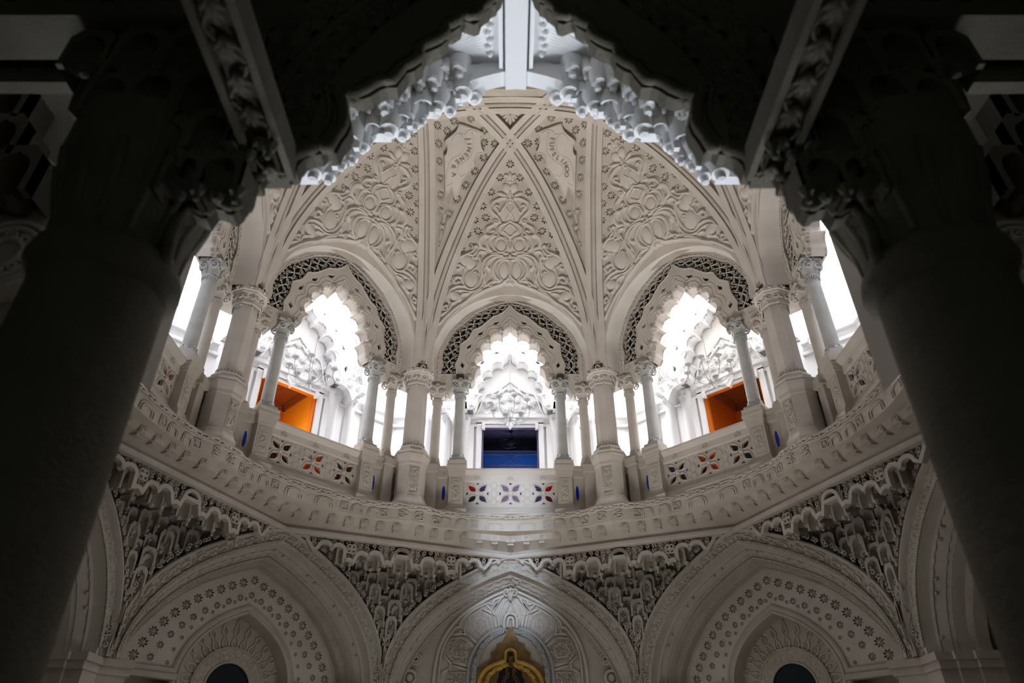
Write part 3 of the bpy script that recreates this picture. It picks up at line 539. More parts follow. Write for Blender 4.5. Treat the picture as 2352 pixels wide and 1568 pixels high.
# parapet
def petal(cx, cz, a, r0=.05, r1=.262, w=.056):
    c, s = math.cos(a), math.sin(a); out = []
    for t in np.linspace(0, 1, 9): out.append((r0 + (r1 - r0) * t, w * math.sin(math.pi * t ** .8)))
    for t in np.linspace(1, 0, 9)[1:-1]: out.append((r0 + (r1 - r0) * t, -w * math.sin(math.pi * t ** .8)))
    return [(cx + u * c - v * s, cz + u * s + v * c) for u, v in out]
GL = {0: [[G_VIOLET, G_BRIGHT, G_DARK, G_VIOLET], [G_LILAC, G_LILAC, G_LILAC, G_LILAC], [G_BRIGHT, G_VIOLET, G_VIOLET, G_RED]],
      -45: [[G_RED, G_RED, G_RED, G_RED], [G_ORANGE, G_CLEAR, G_ORANGE, G_ORANGE], [G_RED, G_VIOLET, G_RED, G_RED]],
      45: [[G_DARK, G_VIOLET, G_DARK, G_DARK], [G_ORANGE, G_ORANGE, G_RED, G_ORANGE], [G_RED, G_DARK, G_RED, G_DARK]],
      -90: [[G_ORANGE, G_RED, G_DARK, G_DARK]] * 3, 90: [[G_DARK, G_RED, G_ORANGE, G_DARK]] * 3}
def parapet(b):
    root = thing('gallery_parapet', {0: 'pale central gallery parapet with three pierced flowers of red and violet glass', -45: 'left gallery parapet with pierced flowers, the middle one glazed orange and white',
        45: 'right gallery parapet with pierced flowers, the middle one glazed orange', -90: 'far left gallery parapet with dark pierced flowers, partly behind the dark column', 90: 'far right gallery parapet with dark pierced flowers, partly behind the dark column'}[b], 'parapet', (0, 5.12, 6.35), b)
    holes = []; W = .93; zc = 6.755
    for cx in (-.655, 0, .655):
        for i in range(4): holes.append(petal(cx, zc, R(45 + 90 * i)))
        for i in range(4):
            a = R(90 * i); c, s = math.cos(a), math.sin(a); holes.append([(cx + .2 * c - v * s + u * c, zc + .2 * s + v * c + u * s) for u, v in ((-.025, 0), (.02, -.042), (.02, .042))])
    rect = [(-W, 6.46), (W, 6.46), (W, 7.0), (-W, 7.0)]
    mb = MB(); mb.plate([rect] + [h[::-1] for h in holes], 5.05, 5.13); part('pierced_panel', mb, PLL if b == 0 else PL, root)
    mb = MB(); mb.sweep([(-W, 0, 0), (W, 0, 0)], [(0, 1, 0)] * 2, [(0, 0, 1)] * 2, [(5.2, 7.0), (5.05, 7.0), (5.03, 7.02), (5.03, 7.14), (5.0, 7.16), (4.97, 7.2), (4.95, 7.21), (4.95, 7.25), (4.99, 7.265), (5.28, 7.265)])
    for cx in (-.655, 0, .655):
        for s in (-1, 1): mb.tube(pl3(spiral(cx + s * .028, 7.06, .03, 1.1, R(90), -s), 5.02), .008, 4)
        mb.sphere((cx, 5.02, 7.1), .018, 6)
    part('rail', mb, PLL, root)
    mb = MB(); mb.sweep([(-W, 0, 0), (W, 0, 0)], [(0, 1, 0)] * 2, [(0, 0, 1)] * 2, [(5.2, 6.3), (4.93, 6.3), (4.93, 6.33), (4.96, 6.36), (4.97, 6.4), (5.0, 6.42), (5.0, 6.44), (5.05, 6.47)]); part('plinth', mb, PL, root)
    for k, cx in enumerate((-.655, 0, .655)):
        mb = MB()
        for i in range(4):
            p = np.array(petal(cx, zc, R(45 + 90 * i), .045, .28, .07)); mb.tube(pl3(np.vstack([p, p[:1]]), 5.045), .013, 5)
        mb.sphere((cx, 5.04, zc), .042, 10, (1, .6, 1)); q = circ(cx, zc, .05, 12); mb.tube(pl3(q + q[:1], 5.03), .008, 5)
        fr = part('flower_tracery', mb, PLL, root, True)
        for i in range(4):
            mb = MB(); mb.plate([petal(cx, zc, R(45 + 90 * i), .055, .258, .053)], 5.095, 5.1); part('glass_petal', mb, GL[b][k][i], root, sub=None)
        mb = MB()
        for i in range(4):
            a = R(90 * i); mb.box((cx + .2 * math.cos(a), 5.1, zc + .2 * math.sin(a)), (.07, .004, .07))
        part('glass_corner', mb, G_BLUE if b == 0 else G_DARK, root)
    for cx in (-.33, .33):
        mb = MB()
        for i, (dx, dz) in enumerate([(0, 0), (.1, .1), (-.1, .1), (.1, -.1), (-.1, -.1), (0, .17), (0, -.17)]):
            pts = []
            for j in range(16): a = R(22.5 * j); rr = .055 if j % 2 else .08; pts.append((cx + dx + rr * math.cos(a), zc + dz + rr * math.sin(a)))
            mb.tube(pl3(pts + pts[:1], 5.048), .0075, 4)
        part('star_carving', mb, PLL if b else PLL, root, True)
    return root
for b in BAYS: parapet(b)
# ------------------------------------------------------------------ cornice below the gallery
def chain_r(phi):
    """radius of the projecting cornice edge at azimuth phi measured from the bay centre"""
    p = np.degrees(phi); p = (p + 22.5) % 45 - 22.5; a = np.abs(p)
    r = 4.97 - .0045 * a - .10 / (1 + np.exp(-(a - 17.8) * 2.2)); return r
def cornice(b, lab):
    root = thing('gallery_cornice', lab, 'cornice', (0, 4.9, 6.2), b, None)
    ph = np.linspace(R(-22.5), R(22.5), 91); rc = chain_r(ph); ap = 5.22
    # lower edge: polygon through the apexes of the lower arches
    rl = ap / np.cos(np.radians(22.5) - np.abs(ph))
    def ring(r, z): return np.stack([r * np.sin(ph), r * np.cos(ph), np.full(len(ph), z) if np.isscalar(z) else z], -1)
    mb = MB(); mb.grid(np.stack([ring(np.full(len(ph), 5.5) , 6.31), ring(rc + .06, 6.31), ring(rc, 6.3), ring(rc, 6.27)], 1)); part('shelf', mb, PLL, root, 40)
    mb = MB(); G = [ring(rc + .0, 6.20), ring(rc + .03, 6.18), ring(rc + .035, 5.98), ring(rc * .6 + rl * .4 - .03, 5.96), ring(rc * .55 + rl * .45, 5.86), ring(rc * .3 + rl * .7, 5.82), ring(rl - .03, 5.76), ring(rl - .02, 5.66), ring(rl + .03, 5.64), ring(rl + .3, 5.64)]
    mb.grid(np.stack(G, 1)); part('frieze', mb, PL, root, 40)
    # chain moulding: alternating links and crosses
    mb = MB(); N = 40
    for i in range(N):
        a0, a1 = [R(-22.5 + 45 * (i + t) / N) for t in (.08, .92)]
        aa = np.linspace(a0, a1, 5); r = chain_r(aa) - .016; z = 6.235
        def Q(a, r_, z_): return np.stack([r_ * np.sin(a), r_ * np.cos(a), z_ + 0 * a], -1)
        if i % 3 == 0:
            mb.tube(Q(aa, r, z + .022 * np.linspace(-1, 1, 5)), .0125, 4); mb.tube(Q(aa, r, z - .022 * np.linspace(-1, 1, 5)), .0125, 4)
        else:
            mb.tube(Q(aa, r, z + .026), .0125, 4); mb.tube(Q(aa, r, z - .026), .0125, 4)
            am = (a0 + a1) / 2; q = np.array(circ(0, 0, .028, 8)); P = np.stack([q[:, 0], q[:, 1]], 1)
            rr = float(chain_r(np.array([a1]))[0]) - .015; mb.tube(np.array([(rr * math.sin(a1) + p[0] * .6, rr * math.cos(a1), z + p[1]) for p in np.vstack([P, P[:1]])]), .0125, 4)
    mb.grid(np.stack([ring(rc, 6.275), ring(rc + .02, 6.24), ring(rc, 6.195)], 1)); part('chain_moulding', mb, PLL, root, True)
    # relief panels of little arches
    mb = MB()
    def on(u, z, h=0):  # u in degrees
        a = np.radians(u); r = chain_r(a) + .03 - h; return np.stack([r * np.sin(a), r * np.cos(a), z + 0 * a], -1)
    for u0 in (-14.5, -10.8, -3.5, 3.5, 10.8, 14.5):
        wd = 1.25 if abs(u0) > 4 else 2.0
        for k in (1, .7):
            t = np.linspace(0, math.pi, 9); q = np.concatenate([[u0 + wd * k], u0 + wd * k * np.cos(t), [u0 - wd * k]]); z = np.concatenate([[6.0], 6.07 + .085 * k * np.sin(t), [6.0]]); mb.tube(on(q, z, .012), .0125, 4)
    for u0 in (-16.6, -8, 8, 16.6):
        q = np.array([-.8, .8, .8, -.8, -.8]) + u0; mb.tube(on(q, np.array([6.02, 6.02, 6.15, 6.15, 6.02]), .012), .011, 4); mb.tube(on(np.linspace(u0 - .5, u0 + .5, 6), 6.085 + .035 * np.sin(np.linspace(0, 6, 6)), .01), .01, 4)
    for s in (-1, 1):
        for zz in (6.04, 6.13):
            t = np.linspace(0, 1, 12); mb.tube(on(s * (20.5 + 1.1 * (1 - .8 * t) * np.cos(9 * t)), zz + .045 * (1 - .8 * t) * np.sin(9 * t), .012), .0125, 4)
    part('arch_relief', mb, PLL, root, True)
    for i in range(13):
        u = -20 + i * 40 / 12; a = R(u); rr = float(chain_r(np.array([a]))[0]) * .52 + .48 * ap / math.cos(R(22.5) - abs(a))
        mb = MB(); mb.box((0, 0, 5.905), (.17, .12, .13)); mb.box((0, -.055, 5.905), (.12, .03, .09)); mb.tube(pl3(spiral(0, 5.905, .035, 1.3), -.075), .0125, 4); mb.box((0, .04, 5.83), (.12, .1, .06))
        V = mb.arr(); c, s_ = math.cos(a), math.sin(a); V2 = np.stack([V[:, 0] * c + (V[:, 1] + rr) * s_, -V[:, 0] * s_ + (V[:, 1] + rr) * c, V[:, 2]], 1); m2 = MB(); m2.add(V2, mb.f); part('modillion', m2, PL, root)
    return root
cn = cornice(0, 'curved cornice with chain moulding below the central parapet')
for b, l in ((-45, 'curved cornice with chain moulding below the left parapet'), (45, 'curved cornice with chain moulding below the right parapet'), (-90, 'curved cornice below the far left parapet, running behind the dark column'), (90, 'curved cornice below the far right parapet, running behind the dark column')): dup(cn, b, l)
# gallery floor slab
mb = MB(); G = np.array([[(r * math.sin(R(a)), r * math.cos(R(a)), z) for r, z in ((5.0, 6.25), (7.3, 6.25), (7.3, 5.8), (5.9, 5.8))] for a in range(-113, 114, 5)]); mb.grid(G, cv=True); struct('floor', mb, PW)
# ------------------------------------------------------------------ arcade screens
def arcade(label, cut=True):
    root = thing('arcade_screen', label, 'arch', (0, 5.2, 9.3), 0, None)
    y0, y1 = 5.0, 5.34
    op = OPENING + [(-.86, 9.31)]; opf = mirror(op)
    li = mirror(LAT_IN + [(-1.2, 9.5)])[1:-1]; lo = mirror(LAT_OUT + [(-1.53, 9.5)])[1:-1]
    ho = np.array(HOOD); ho = [(x * 1.0, z) for x, z in HOOD if z > 9.4] + [(-1.67, 9.31)]; hof = mirror(ho)
    # inner plate: between the lattice and the scalloped opening
    outer = [(-1.19, 9.31)] + li + [(1.19, 9.31)]
    holes = []
    for s in (-1, 1):
        for cx, cz, a in ((-1.06, 9.72, 10), (-.93, 10.22, -28), (-.68, 10.58, -42), (-.33, 10.87, -58)):
            ca, sa = math.cos(R(a)), math.sin(R(a)); pp = [(0, .11), (.05, 0), (0, -.08), (-.045, 0)]
            q = [((cx + u * ca - v * sa) * -s, cz + u * sa + v * ca) for u, v in pp]; holes.append(q if s == 1 else q[::-1])
    loop = outer + opf[::-1]
    mb = MB(); mb.plate([loop] + holes, y0, y0 + .07); part('scalloped_plate', mb, PLL, root)
    mb = MB(); E = resample(np.array(opf), 260); mb.sweep(pl3(E, 0), [(0, 1, 0)] * 260, [(0, 0, 1)] * 260, [(y0, 0), (y1, 0)]); part('scalloped_soffit', mb, PLL, root)
    mb = MB(); mb.plate([outer + opf[::-1]], y1 - .04, y1); part('rear_plate', mb, PLL, root)
    # back of the lattice void and outer ring
    mb = MB(); ring = [(-1.67, 9.31)] + hof[1:-1] + [(1.67, 9.31)]; innr = [(-1.53, 9.31)] + lo + [(1.53, 9.31)]
    mb.plate([ring + innr[::-1]], y0 - .02, y1 - .02); part('outer_ring', mb, PLL, root)
    mb = MB(); mb.plate([ring + outer[::-1]], y1 - .03, y1); part('rear_ring', mb, PLL, root)
    mb = MB(); mb.plate([ring + outer[::-1]], y0 + .13, y0 + .15); part('shade_backing', mb, VOID, root)  # sheet added as painted shade behind the lattice holes
    # bead line
    mb = MB(); hh = np.array(hof); c = np.array([0, 9.9]); bead = resample(c + (hh - c) * [.955, .945], 92)
    for i, p in enumerate(bead): mb.sphere((p[0], y0 - .03, p[1]), .014 if i % 2 else .02, 5)
    mb.tube(pl3(bead, y0 - .02), .008, 4)
    lo2 = resample(np.array(lo), 80); mb.tube(pl3(lo2, y0 - .02), .016, 5)
    part('bead_moulding', mb, PLL, root, True)
    # raised lines on the inner plate
    mb = MB(); li2 = resample(np.array(li), 120); mb.tube(pl3(li2, y0 - .005), .018, 5)
    c = np.array([0, 9.75]); o2 = np.array(opf)
    for k, k2 in ((1.13, 1.10), (1.27, 1.22)):
        q = resample(c + (cat_rom(o2, 1) - c) * [k, k2], 200); 
        if k > 1.2: q = (q + np.roll(q, 2, 0) + np.roll(q, -2, 0) + np.roll(q, 4, 0) + np.roll(q, -4, 0)) / 5; q = q[5:-5]
        q = q[q[:, 1] > 9.42]; mb.tube(pl3(q, y0 - .004), .011, 5)
    part('scallop_rib', mb, PLL, root, True)
    mb = MB()
    for s in (-1, 1):
        for cx, cz, a in ((-.80, 9.7, 15), (-.72, 10.07, -20), (-.51, 10.42, -35), (-.21, 10.66, -60), (-.9, 9.42, 0)):
            M_ = Matrix.Rotation(R(-a * -s), 3, 'Y'); mb.box((-cx * s, y0 - .006, cz), (.11, .03, .10), M_); 
            for u, v in ((-.03, -.03), (.03, .03), (-.03, .03), (.03, -.03), (0, 0)): mb.sphere((-cx * s + u, y0 - .025, cz + v), .016, 5)
    part('cusp_block', mb, PLL, root, True)
    # lattice of interlaced straps and scrolls
    n = 220; A = resample(np.array(lo), n); B = resample(np.array(li), n); 
    mb = MB(); t = np.linspace(0, 1, n)
    def S(u, v): 
        a = np.stack([np.interp(u, t, A[:, 0]), np.interp(u, t, A[:, 1])], -1); b = np.stack([np.interp(u, t, B[:, 0]), np.interp(u, t, B[:, 1])], -1)
        v = np.asarray(v)[..., None]; return a * (1 + v) / 2 + b * (1 - v) / 2
    U = np.linspace(0.002, .998, 500); K = 22
    tri_ = lambda x: 2 * np.abs(2 * (x - np.floor(x + .5))) - 1
    for off in (0, .5):
        v = .62 * tri_(U * K / 2 + off); mb.tube(pl3(S(U, v), y0 + .005), .0095, 4); v = .62 * tri_(U * K / 2 + off); mb.tube(pl3(S(U, np.clip(v * .55, -1, 1)), y0 + .012), .0065, 4)
    for i in range(K * 2):
        u = (i + .5) / (K * 2)
        for sg in (-1, 1):
            c_ = S(np.array([u]), np.array([.74 * sg]))[0]; mb.tube(pl3(spiral(c_[0], c_[1], .040, 1.0, R(i * 90), 1 if i % 2 else -1, 10), y0 + .02), .009, 4)
            c2 = S(np.array([u + .006]), np.array([.36 * sg]))[0]; mb.tube(pl3(spiral(c2[0], c2[1], .028, .9, R(i * 60 + 40), -1 if i % 2 else 1, 8), y0 + .025), .009, 4)
    part('lattice', mb, PLL, root, True)
    # corbels from the lattice foot down to the column capitals
    for s in (-1, 1):
        mb = MB(); mb.plate([[(s * a, z) for a, z in [(1.19, 9.5), (1.53, 9.5), (1.60, 9.31), (1.50, 9.28), (1.42, 9.18), (1.33, 9.02), (1.25, 9.18), (1.16, 9.28), (1.0, 9.31), (1.02, 9.5)]]], y0 + .0, y1)
        for cx in (1.24, 1.44):
            q = np.array(circ(s * cx, 9.36, .06, 12)); mb.tube(pl3(np.vstack([q, q[:1]]), y0 - .005), .01, 4); mb.tube(pl3(spiral(s * cx, 9.36, .045), y0 - .005), .01, 4)
        part('lattice_foot', mb, PLL, root)
    return root
a0 = arcade('pierced lattice arch with scalloped opening over the central gallery bay')
dup(a0, -45, 'pierced lattice arch with scalloped opening over the left gallery bay')
dup(a0, 45, 'pierced lattice arch with scalloped opening over the right gallery bay')
dup(a0, -90, 'foreshortened lattice arch over the far left gallery bay')
dup(a0, 90, 'foreshortened lattice arch over the far right gallery bay')
# hoods: deep reveals joining the arches to the vault
def hood():
    root = thing('arch_hood', '', 'arch hood', (0, 4.8, 10.5), 0, None)
    h = [(x, z) for x, z in HOOD] ; hf = resample(np.array(mirror(h)), 140)
    # the curve where the vault meets the plane of the bay
    x = hf[:, 0]; zc = np.interp(np.hypot(np.clip(np.abs(x), 0, 1.84), WALLY), VR, VZ)
    top = np.stack([x, np.full(len(x), WALLY - .02), np.maximum(hf[:, 1], 9.3)], 1)
    sc = .03 * np.sin(np.linspace(0, 10 * math.pi, 140)) ** 2
    mb = MB(); bot = top.copy(); bot[:, 1] = 5.0; bot[:, 0] *= .985; top2 = top.copy(); mb.grid(np.stack([top2, (top2 + bot) / 2 + np.array([0, 0, .01]), bot], 1)); part('reveal', mb, PALE, root, True)
    # flat border between the reveal and the vault surface
    out = top.copy(); c = np.array([0, WALLY, 9.8]); ctr = out[:, [0, 2]] - [0, 9.6]; L = np.linalg.norm(ctr, axis=1)[:, None]
    o2 = top.copy(); o2[:, [0, 2]] += ctr / L * .12; o2[:, 1] = WALLY - .05; o3 = o2.copy(); o3[:, [0, 2]] += ctr / L * .02; o3[:, 1] = WALLY + .05; o4 = o3.copy(); o4[:, [0, 2]] += ctr / L * .35; o4[:, 1] = WALLY + .12
    t2 = top.copy(); t2[:, 1] = WALLY - .05; mb = MB(); mb.grid(np.stack([top, t2, o2, o3, o4], 1)); part('border', mb, PLL, root, 40)
    mb = MB()
    for s in (-1, 1): mb.tube(pl3(spiral(s * .055, 11.64, .05, 1.3, R(180) if s > 0 else 0, -s), WALLY - .08), .018, 6)
    part('twin_curl', mb, PLL, root, True)
    # blocks filling between the pier head and the springing
    for s in (-1, 1):
        mb = MB(); mb.plate([[(s * a, z) for a, z in ((1.66, 9.28), (2.3, 9.28), (2.3, 10.3), (1.78, 10.3), (1.68, 9.9))]], 5.0, 5.5); part('springer', mb, PL, root)
    return root
h0 = hood(); h0['label'] = 'white-lit hood moulding arching over the central lattice screen'
for b, l in ((-45, 'hood moulding arching over the left lattice screen'), (45, 'hood moulding arching over the right lattice screen'), (-90, 'hood moulding over the far left lattice screen'), (90, 'hood moulding over the far right lattice screen')): dup(h0, b, l)
# ------------------------------------------------------------------ corridor behind the gallery
BY = 6.6
hw = BY * math.tan(R(22.5))
sides = {-135: 'near_left', -90: 'left', -45: 'back_left', 0: 'back', 45: 'back_right', 90: 'right', 135: 'near_right'}
for b, nm in sides.items():
    door = [(-.65, 6.25), (-.65, 9.05), (.65, 9.05), (.65, 6.25)]
    mb = MB()
    if abs(b) < 90: mb.plate([[(-hw, 6.2)] + door + [(hw, 6.2), (hw, 13), (-hw, 13)]], BY, BY + .12)
    else: mb.plate([[(-hw, 6.2), (hw, 6.2), (hw, 13), (-hw, 13)]], BY, BY + .12)
    struct('wall_' + nm, mb, PW, b)
for b in BAYS:
    hq = [(x * 1.0, z) for x, z in mirror([p for p in HOOD if p[1] > 9.4] + [(-1.67, 9.31)])]
    mb = MB(); mb.plate([[(-2.25, 9.31)] + hq + [(2.25, 9.31), (2.25, 12.8), (-2.25, 12.8)]], 5.36, 5.42); struct('wall_upper', mb, PW, b)
mb = MB(); G = np.array([[(r / math.cos(R(22.5)) * math.sin(R(22.5 + 45 * i)), r / math.cos(R(22.5)) * math.cos(R(22.5 + 45 * i)), z) for i in range(-4, 4)] for r, z in ((4.7, 12.75), (BY + .1, 12.75), (BY + .1, 12.85), (4.7, 12.85))]); mb.grid(G, cv=True); struct('ceiling', mb, PW)
# door surround with carved fan
def surround():
    y = BY - .03; root = thing('door_surround', '', 'door surround', (0, y, 8), 0, 'white carved door surrounds of the corridor')
    mb = MB()
    for s in (-1, 1): mb.box((s * .72, y, 7.65), (.12, .08, 2.9)); mb.box((s * .95, y + .01, 7.6), (.22, .06, 2.8)); mb.box((s * .62, y - .02, 9.0), (.07, .1, .14))
    mb.box((0, y, 9.13), (1.56, .08, .12)); mb.plate([[(-.13, 9.1), (0, 8.93), (.13, 9.1), (.13, 9.2), (-.13, 9.2)]], y - .06, y + .02); part('frame', mb, PW, root)
    mb = MB()
    for r, k in ((.62, 9), (.42, 7), (.22, 5)):
        for i in range(k):
            a = R(180 * (i + .5) / k); c = (r * math.cos(a), 9.22 + r * math.sin(a) * 1.3)
            for sg in (-1, 1): mb.tube(pl3(spiral(c[0] + sg * .03, c[1], .065, 1.2, a, sg, 10), y), .016, 4)
            mb.tube(pl3([(c[0] - .08 * math.cos(a), c[1] - .08 * math.sin(a)), (c[0] + .12 * math.cos(a), c[1] + .12 * math.sin(a))], y), .02, 4)
    for s in (-1, 1):
        q = cat_rom([(0, 10.25), (s * .35, 9.95), (s * .6, 9.85), (s * .72, 9.5), (s * .8, 9.3), (s * .78, 9.2)]); mb.tube(pl3(q, y), .025, 5)
        mb.box((s * .2, y, 9.95), (.3, .03, .05), Matrix.Rotation(R(40 * s), 3, 'Y')); mb.box((s * .45, y, 9.6), (.3, .03, .05), Matrix.Rotation(R(30 * s), 3, 'Y')); mb.box((s * .62, y, 9.35), (.3, .03, .05))
    part('fan_carving', mb, PW, root, True)
    mb = MB()
    for s in (-1, 1):
        for cx in (1.08, 1.5, 1.95):
            mb.lathe([(.12, 6.3), (.12, 8.9), (.14, 8.95), (.13, 9.0), (.19, 9.18), (.2, 9.28), (0, 9.28)], (s * cx, y + .05, 0), 12)
            for q in (-1, 1): mb.tube(pl3(spiral(s * cx + q * .06, 9.14, .055, 1.2, R(90), -q), y - .13), .015, 4)
    part('pilaster', mb, PW, root, 40); return root
d0 = surround(); d0['label'] = 'white carved door surround around the blue room at the centre'
for b, l in ((-45, 'white carved door surround around the orange room at the left'), (45, 'white carved door surround around the dark orange room at the right')): dup(d0, b, l)
# blind arches on the corridor wall repeat the lattice screen
for b, l in ((0, 'overexposed blind lattice arch on the corridor wall, central bay'), (-45, 'white blind lattice arch on the corridor wall seen through the left opening'), (45, 'white blind lattice arch on the corridor wall seen through the right opening'),
             (-90, 'white blind lattice arch on the corridor wall, far left'), (90, 'white blind lattice arch on the corridor wall, far right')):
    dup(a0, b, l, (0, 1.24, 0), PW)
# corridor cornice
mb = MB(); k = 1 / math.cos(R(22.5)); G = np.array([[((BY - d) * k * math.sin(R(22.5 + 45 * i)), (BY - d) * k * math.cos(R(22.5 + 45 * i)), z) for i in range(-4, 4)] for d, z in ((0, 9.0), (.05, 9.0), (.05, 9.05), (.02, 9.08), (.06, 9.2), (.1, 9.22), (.1, 9.3), (0, 9.32))]); mb.grid(G); struct('trim_1', mb, PW)
# rooms seen through the doors
def room(b, mw, ms, mc, label, light, lc):
    root = thing('side_room', label, 'room', (0, BY + .2, 7), b, None); y0, y1 = BY + .12, BY + 2.0
    mb = MB(); mb.box((-.95, (y0 + y1) / 2, 7.9), (.06, y1 - y0, 3.4)); part('side_wall', mb, ms, root)
    mb = MB(); mb.box((.95, (y0 + y1) / 2, 7.9), (.06, y1 - y0, 3.4)); part('side_wall', mb, mw, root)
    mb = MB(); mb.box((0, y1, 7.9), (1.96, .06, 3.4)); part('end_wall', mb, ms, root)
    mb = MB(); mb.box((0, (y0 + y1) / 2, 9.6), (1.96, y1 - y0, .06)); 
    for i in range(3): mb.box((0, y1 - .06 - .05 * i, 9.5 + .03 * i), (1.9, .06, .05)); mb.box((-.88 + .04 * i, (y0 + y1) / 2, 9.5 + .03 * i), (.06, y1 - y0, .05)); mb.box((.88 - .04 * i, (y0 + y1) / 2, 9.5 + .03 * i), (.06, y1 - y0, .05))
    mb.lathe([(.35, 9.57), (.38, 9.53), (.42, 9.57)], (0, (y0 + y1) / 2, 0), 20); mb.box((0, (y0 + y1) / 2, 6.22), (1.96, y1 - y0, .06)); part('ceiling_mouldings', mb, mc, root)
    mb = MB()
    for s in (-1, 1): mb.box((s * .64, BY + .06, 7.65), (.03, .16, 2.8))
    mb.box((0, BY + .06, 9.03), (1.3, .16, .03)); part('door_lining', mb, ms, root)
    if light:
        l = bpy.data.lights.new('room_light', 'POINT'); l.energy = light; l.color = lc; l.shadow_soft_size = .25; o = bpy.data.objects.new('room_light', l); COL.objects.link(o); o.location = bayM(b) @ Vector((0.1, y0 + .5, 8.1))
    return root
room(-45, ORANGE, RUST, UMBER, 'bright orange side room glowing through the left corridor door', 34, (1, .86, .5))
room(45, RUST, RUST, UMBER, 'dark rusty orange side room behind the right corridor door', 9, (1, .8, .5))
room(0, BLUE, BLUE, BLUE, 'blue room behind the central corridor door', 20, (.8, .85, 1))
mb = MB(); y = BY + 1.25
mb.plate([[(-.9, 6.3), (.9, 6.3), (.9, 9.0), (-.9, 9.0)]], y, y + .03)
single('painted_screen', mb, BLUE2, 'bright blue banded screen standing in the central blue room', 'screen', (0, y, 7.5), 0)
mb = MB()
for z in (8.98, 8.90, 8.60, 8.53): mb.box((0, y - .01, z), (1.8, .02, .02))
q = cat_rom([(-.9, 8.89), (-.2, 8.87), (0, 8.75), (.2, 8.62), (.9, 8.60)]); mb.tube(pl3(q, y - .01), .010, 4); mb.tube(pl3(q * [-1, 1], y - .01), .010, 4)
o = link_mesh('border_line', mb, BLUE, (0, y, 7.5)); o.parent = bpy.data.objects['painted_screen']
yy = BY + .9
root = thing('hanging_lantern', 'black iron lantern hanging inside the central blue room', 'lantern', (0.03, yy, 9.5))
mb = MB(); mb.box((.02, yy, 9.42), (.10, .10, .16)); mb.tube([(.03, yy, 9.35), (.07, yy, 9.14)], .010, 5); part('chain', mb, INK, root)
mb = MB(); D_ = .46
mb.tube([(x, yy, z + D_) for x, z in ((.16, 8.72), (0, 8.70), (-.16, 8.68), (-.22, 8.63), (-.2, 8.5), (-.1, 8.44), (.02, 8.45), (.14, 8.47))], .018, 6); mb.sphere((.02, yy, 8.58 + D_), .095, 8, (1, 1, 1.1))
for a in (0, 50, 100, 200, 290): mb.tube([(.03, yy, 8.58 + D_), (.03 + .14 * math.cos(R(a)), yy, 8.58 + D_ + .13 * math.sin(R(a)))], .02, 5)
part('iron_cage', mb, INK, root)
# chandeliers in the corridor
def chandelier(b, label, dx=0):
    y = 6.05; zc = 8.98; root = thing('chandelier', label, 'chandelier', (dx, y, 10.2), b, None)
    mb = MB(); mb.tube([(dx, y, 12.7), (dx, y, 9.2)], .006, 5); mb.lathe([(0, 8.85), (.02, 8.88), (.05, 8.95), (.02, 9.02), (.03, 9.15), (.01, 9.25)], (dx, y, 0), 10); part('stem', mb, WIRE, root, True)
    for i in range(8):
        a = R(45 * i + 12); c, s = math.cos(a), math.sin(a)
        mb = MB(); q = cat_rom([(.02, 8.93), (.15, 8.86), (.34, 8.93), (.44, 9.1), (.46, 9.24)]); mb.tube(np.stack([dx + q[:, 0] * c, y + q[:, 0] * s, q[:, 1]], 1), .008, 5); arm = part('arm', mb, WIRE, root, True)
        mb = MB(); mb.lathe([(.008, 9.22), (.02, 9.25), (.05, 9.29), (.075, 9.295), (.075, 9.305), (.02, 9.31), (0, 9.36)], (dx + .46 * c, y + .46 * s, 0), 12); cp = link_mesh('drip_pan', mb, WIRE, BASE[root.name], 40); cp.parent = arm
chandelier(0, 'pewter chandelier with candle pans hanging in front of the central door fan')
chandelier(-45, 'pewter chandelier with candle pans seen through the left arch', .15)
chandelier(45, 'pewter chandelier with candle pans seen through the right arch', -.15)
# ------------------------------------------------------------------ lower arches of the hall
C0 = [(0, 5.68), (.35, 5.56), (.7, 5.41), (1.05, 5.23), (1.45, 4.98), (1.86, 4.62), (2.13, 4.25), (2.28, 3.85), (2.335, 3.5), (2.34, 3.3)]
C1 = [(0, 5.18), (.3, 5.06), (.62, 4.90), (1.05, 4.64), (1.4, 4.33), (1.68, 3.98), (1.85, 3.70), (1.93, 3.48), (1.95, 3.4), (1.95, 3.3)]
C2 = [(0, 4.45), (.3, 4.30), (.55, 4.13), (.78, 3.9), (.93, 3.65), (1.0, 3.4), (1.0, 3.2), (1.0, 2.9)]
def full(c, n): 
    h = resample(cat_rom(c, 8), n); return np.vstack([h[::-1] * [-1, 1], h[1:]])
NA = 230; F0, F1 = full(C0, NA), full(C1, NA)
UL = np.concatenate([[0], np.cumsum(np.linalg.norm(np.diff(F0, axis=0), axis=1))]); UL -= UL[-1] / 2
def splay(rows, y0=5.65, y1=6.45):
    """rows: (w, depth, relief) -> grid between outer curve F0 and inner curve F1"""
    return np.stack([np.stack([F0[:, 0] * (1 - w) + F1[:, 0] * w, np.full(len(F0), y0 + d), F0[:, 1] * (1 - w) + F1[:, 1] * w], 1) for w, d in rows], 1)
def carved(w0, w1, d0, d1, n, L, h=.03):
    W = np.linspace(w0, w1, n); D = np.linspace(d0, d1, n); G = splay(list(zip(W, D)))
    v = np.linspace(-1.15, 1.15, n); H = scrollwork(np.abs(UL)[:, None] + 0 * v[None], v[None, :] + 0 * UL[:, None], L) * h
    H[:, 0] = H[:, -1] = 0; G[:, :, 1] -= H; return G
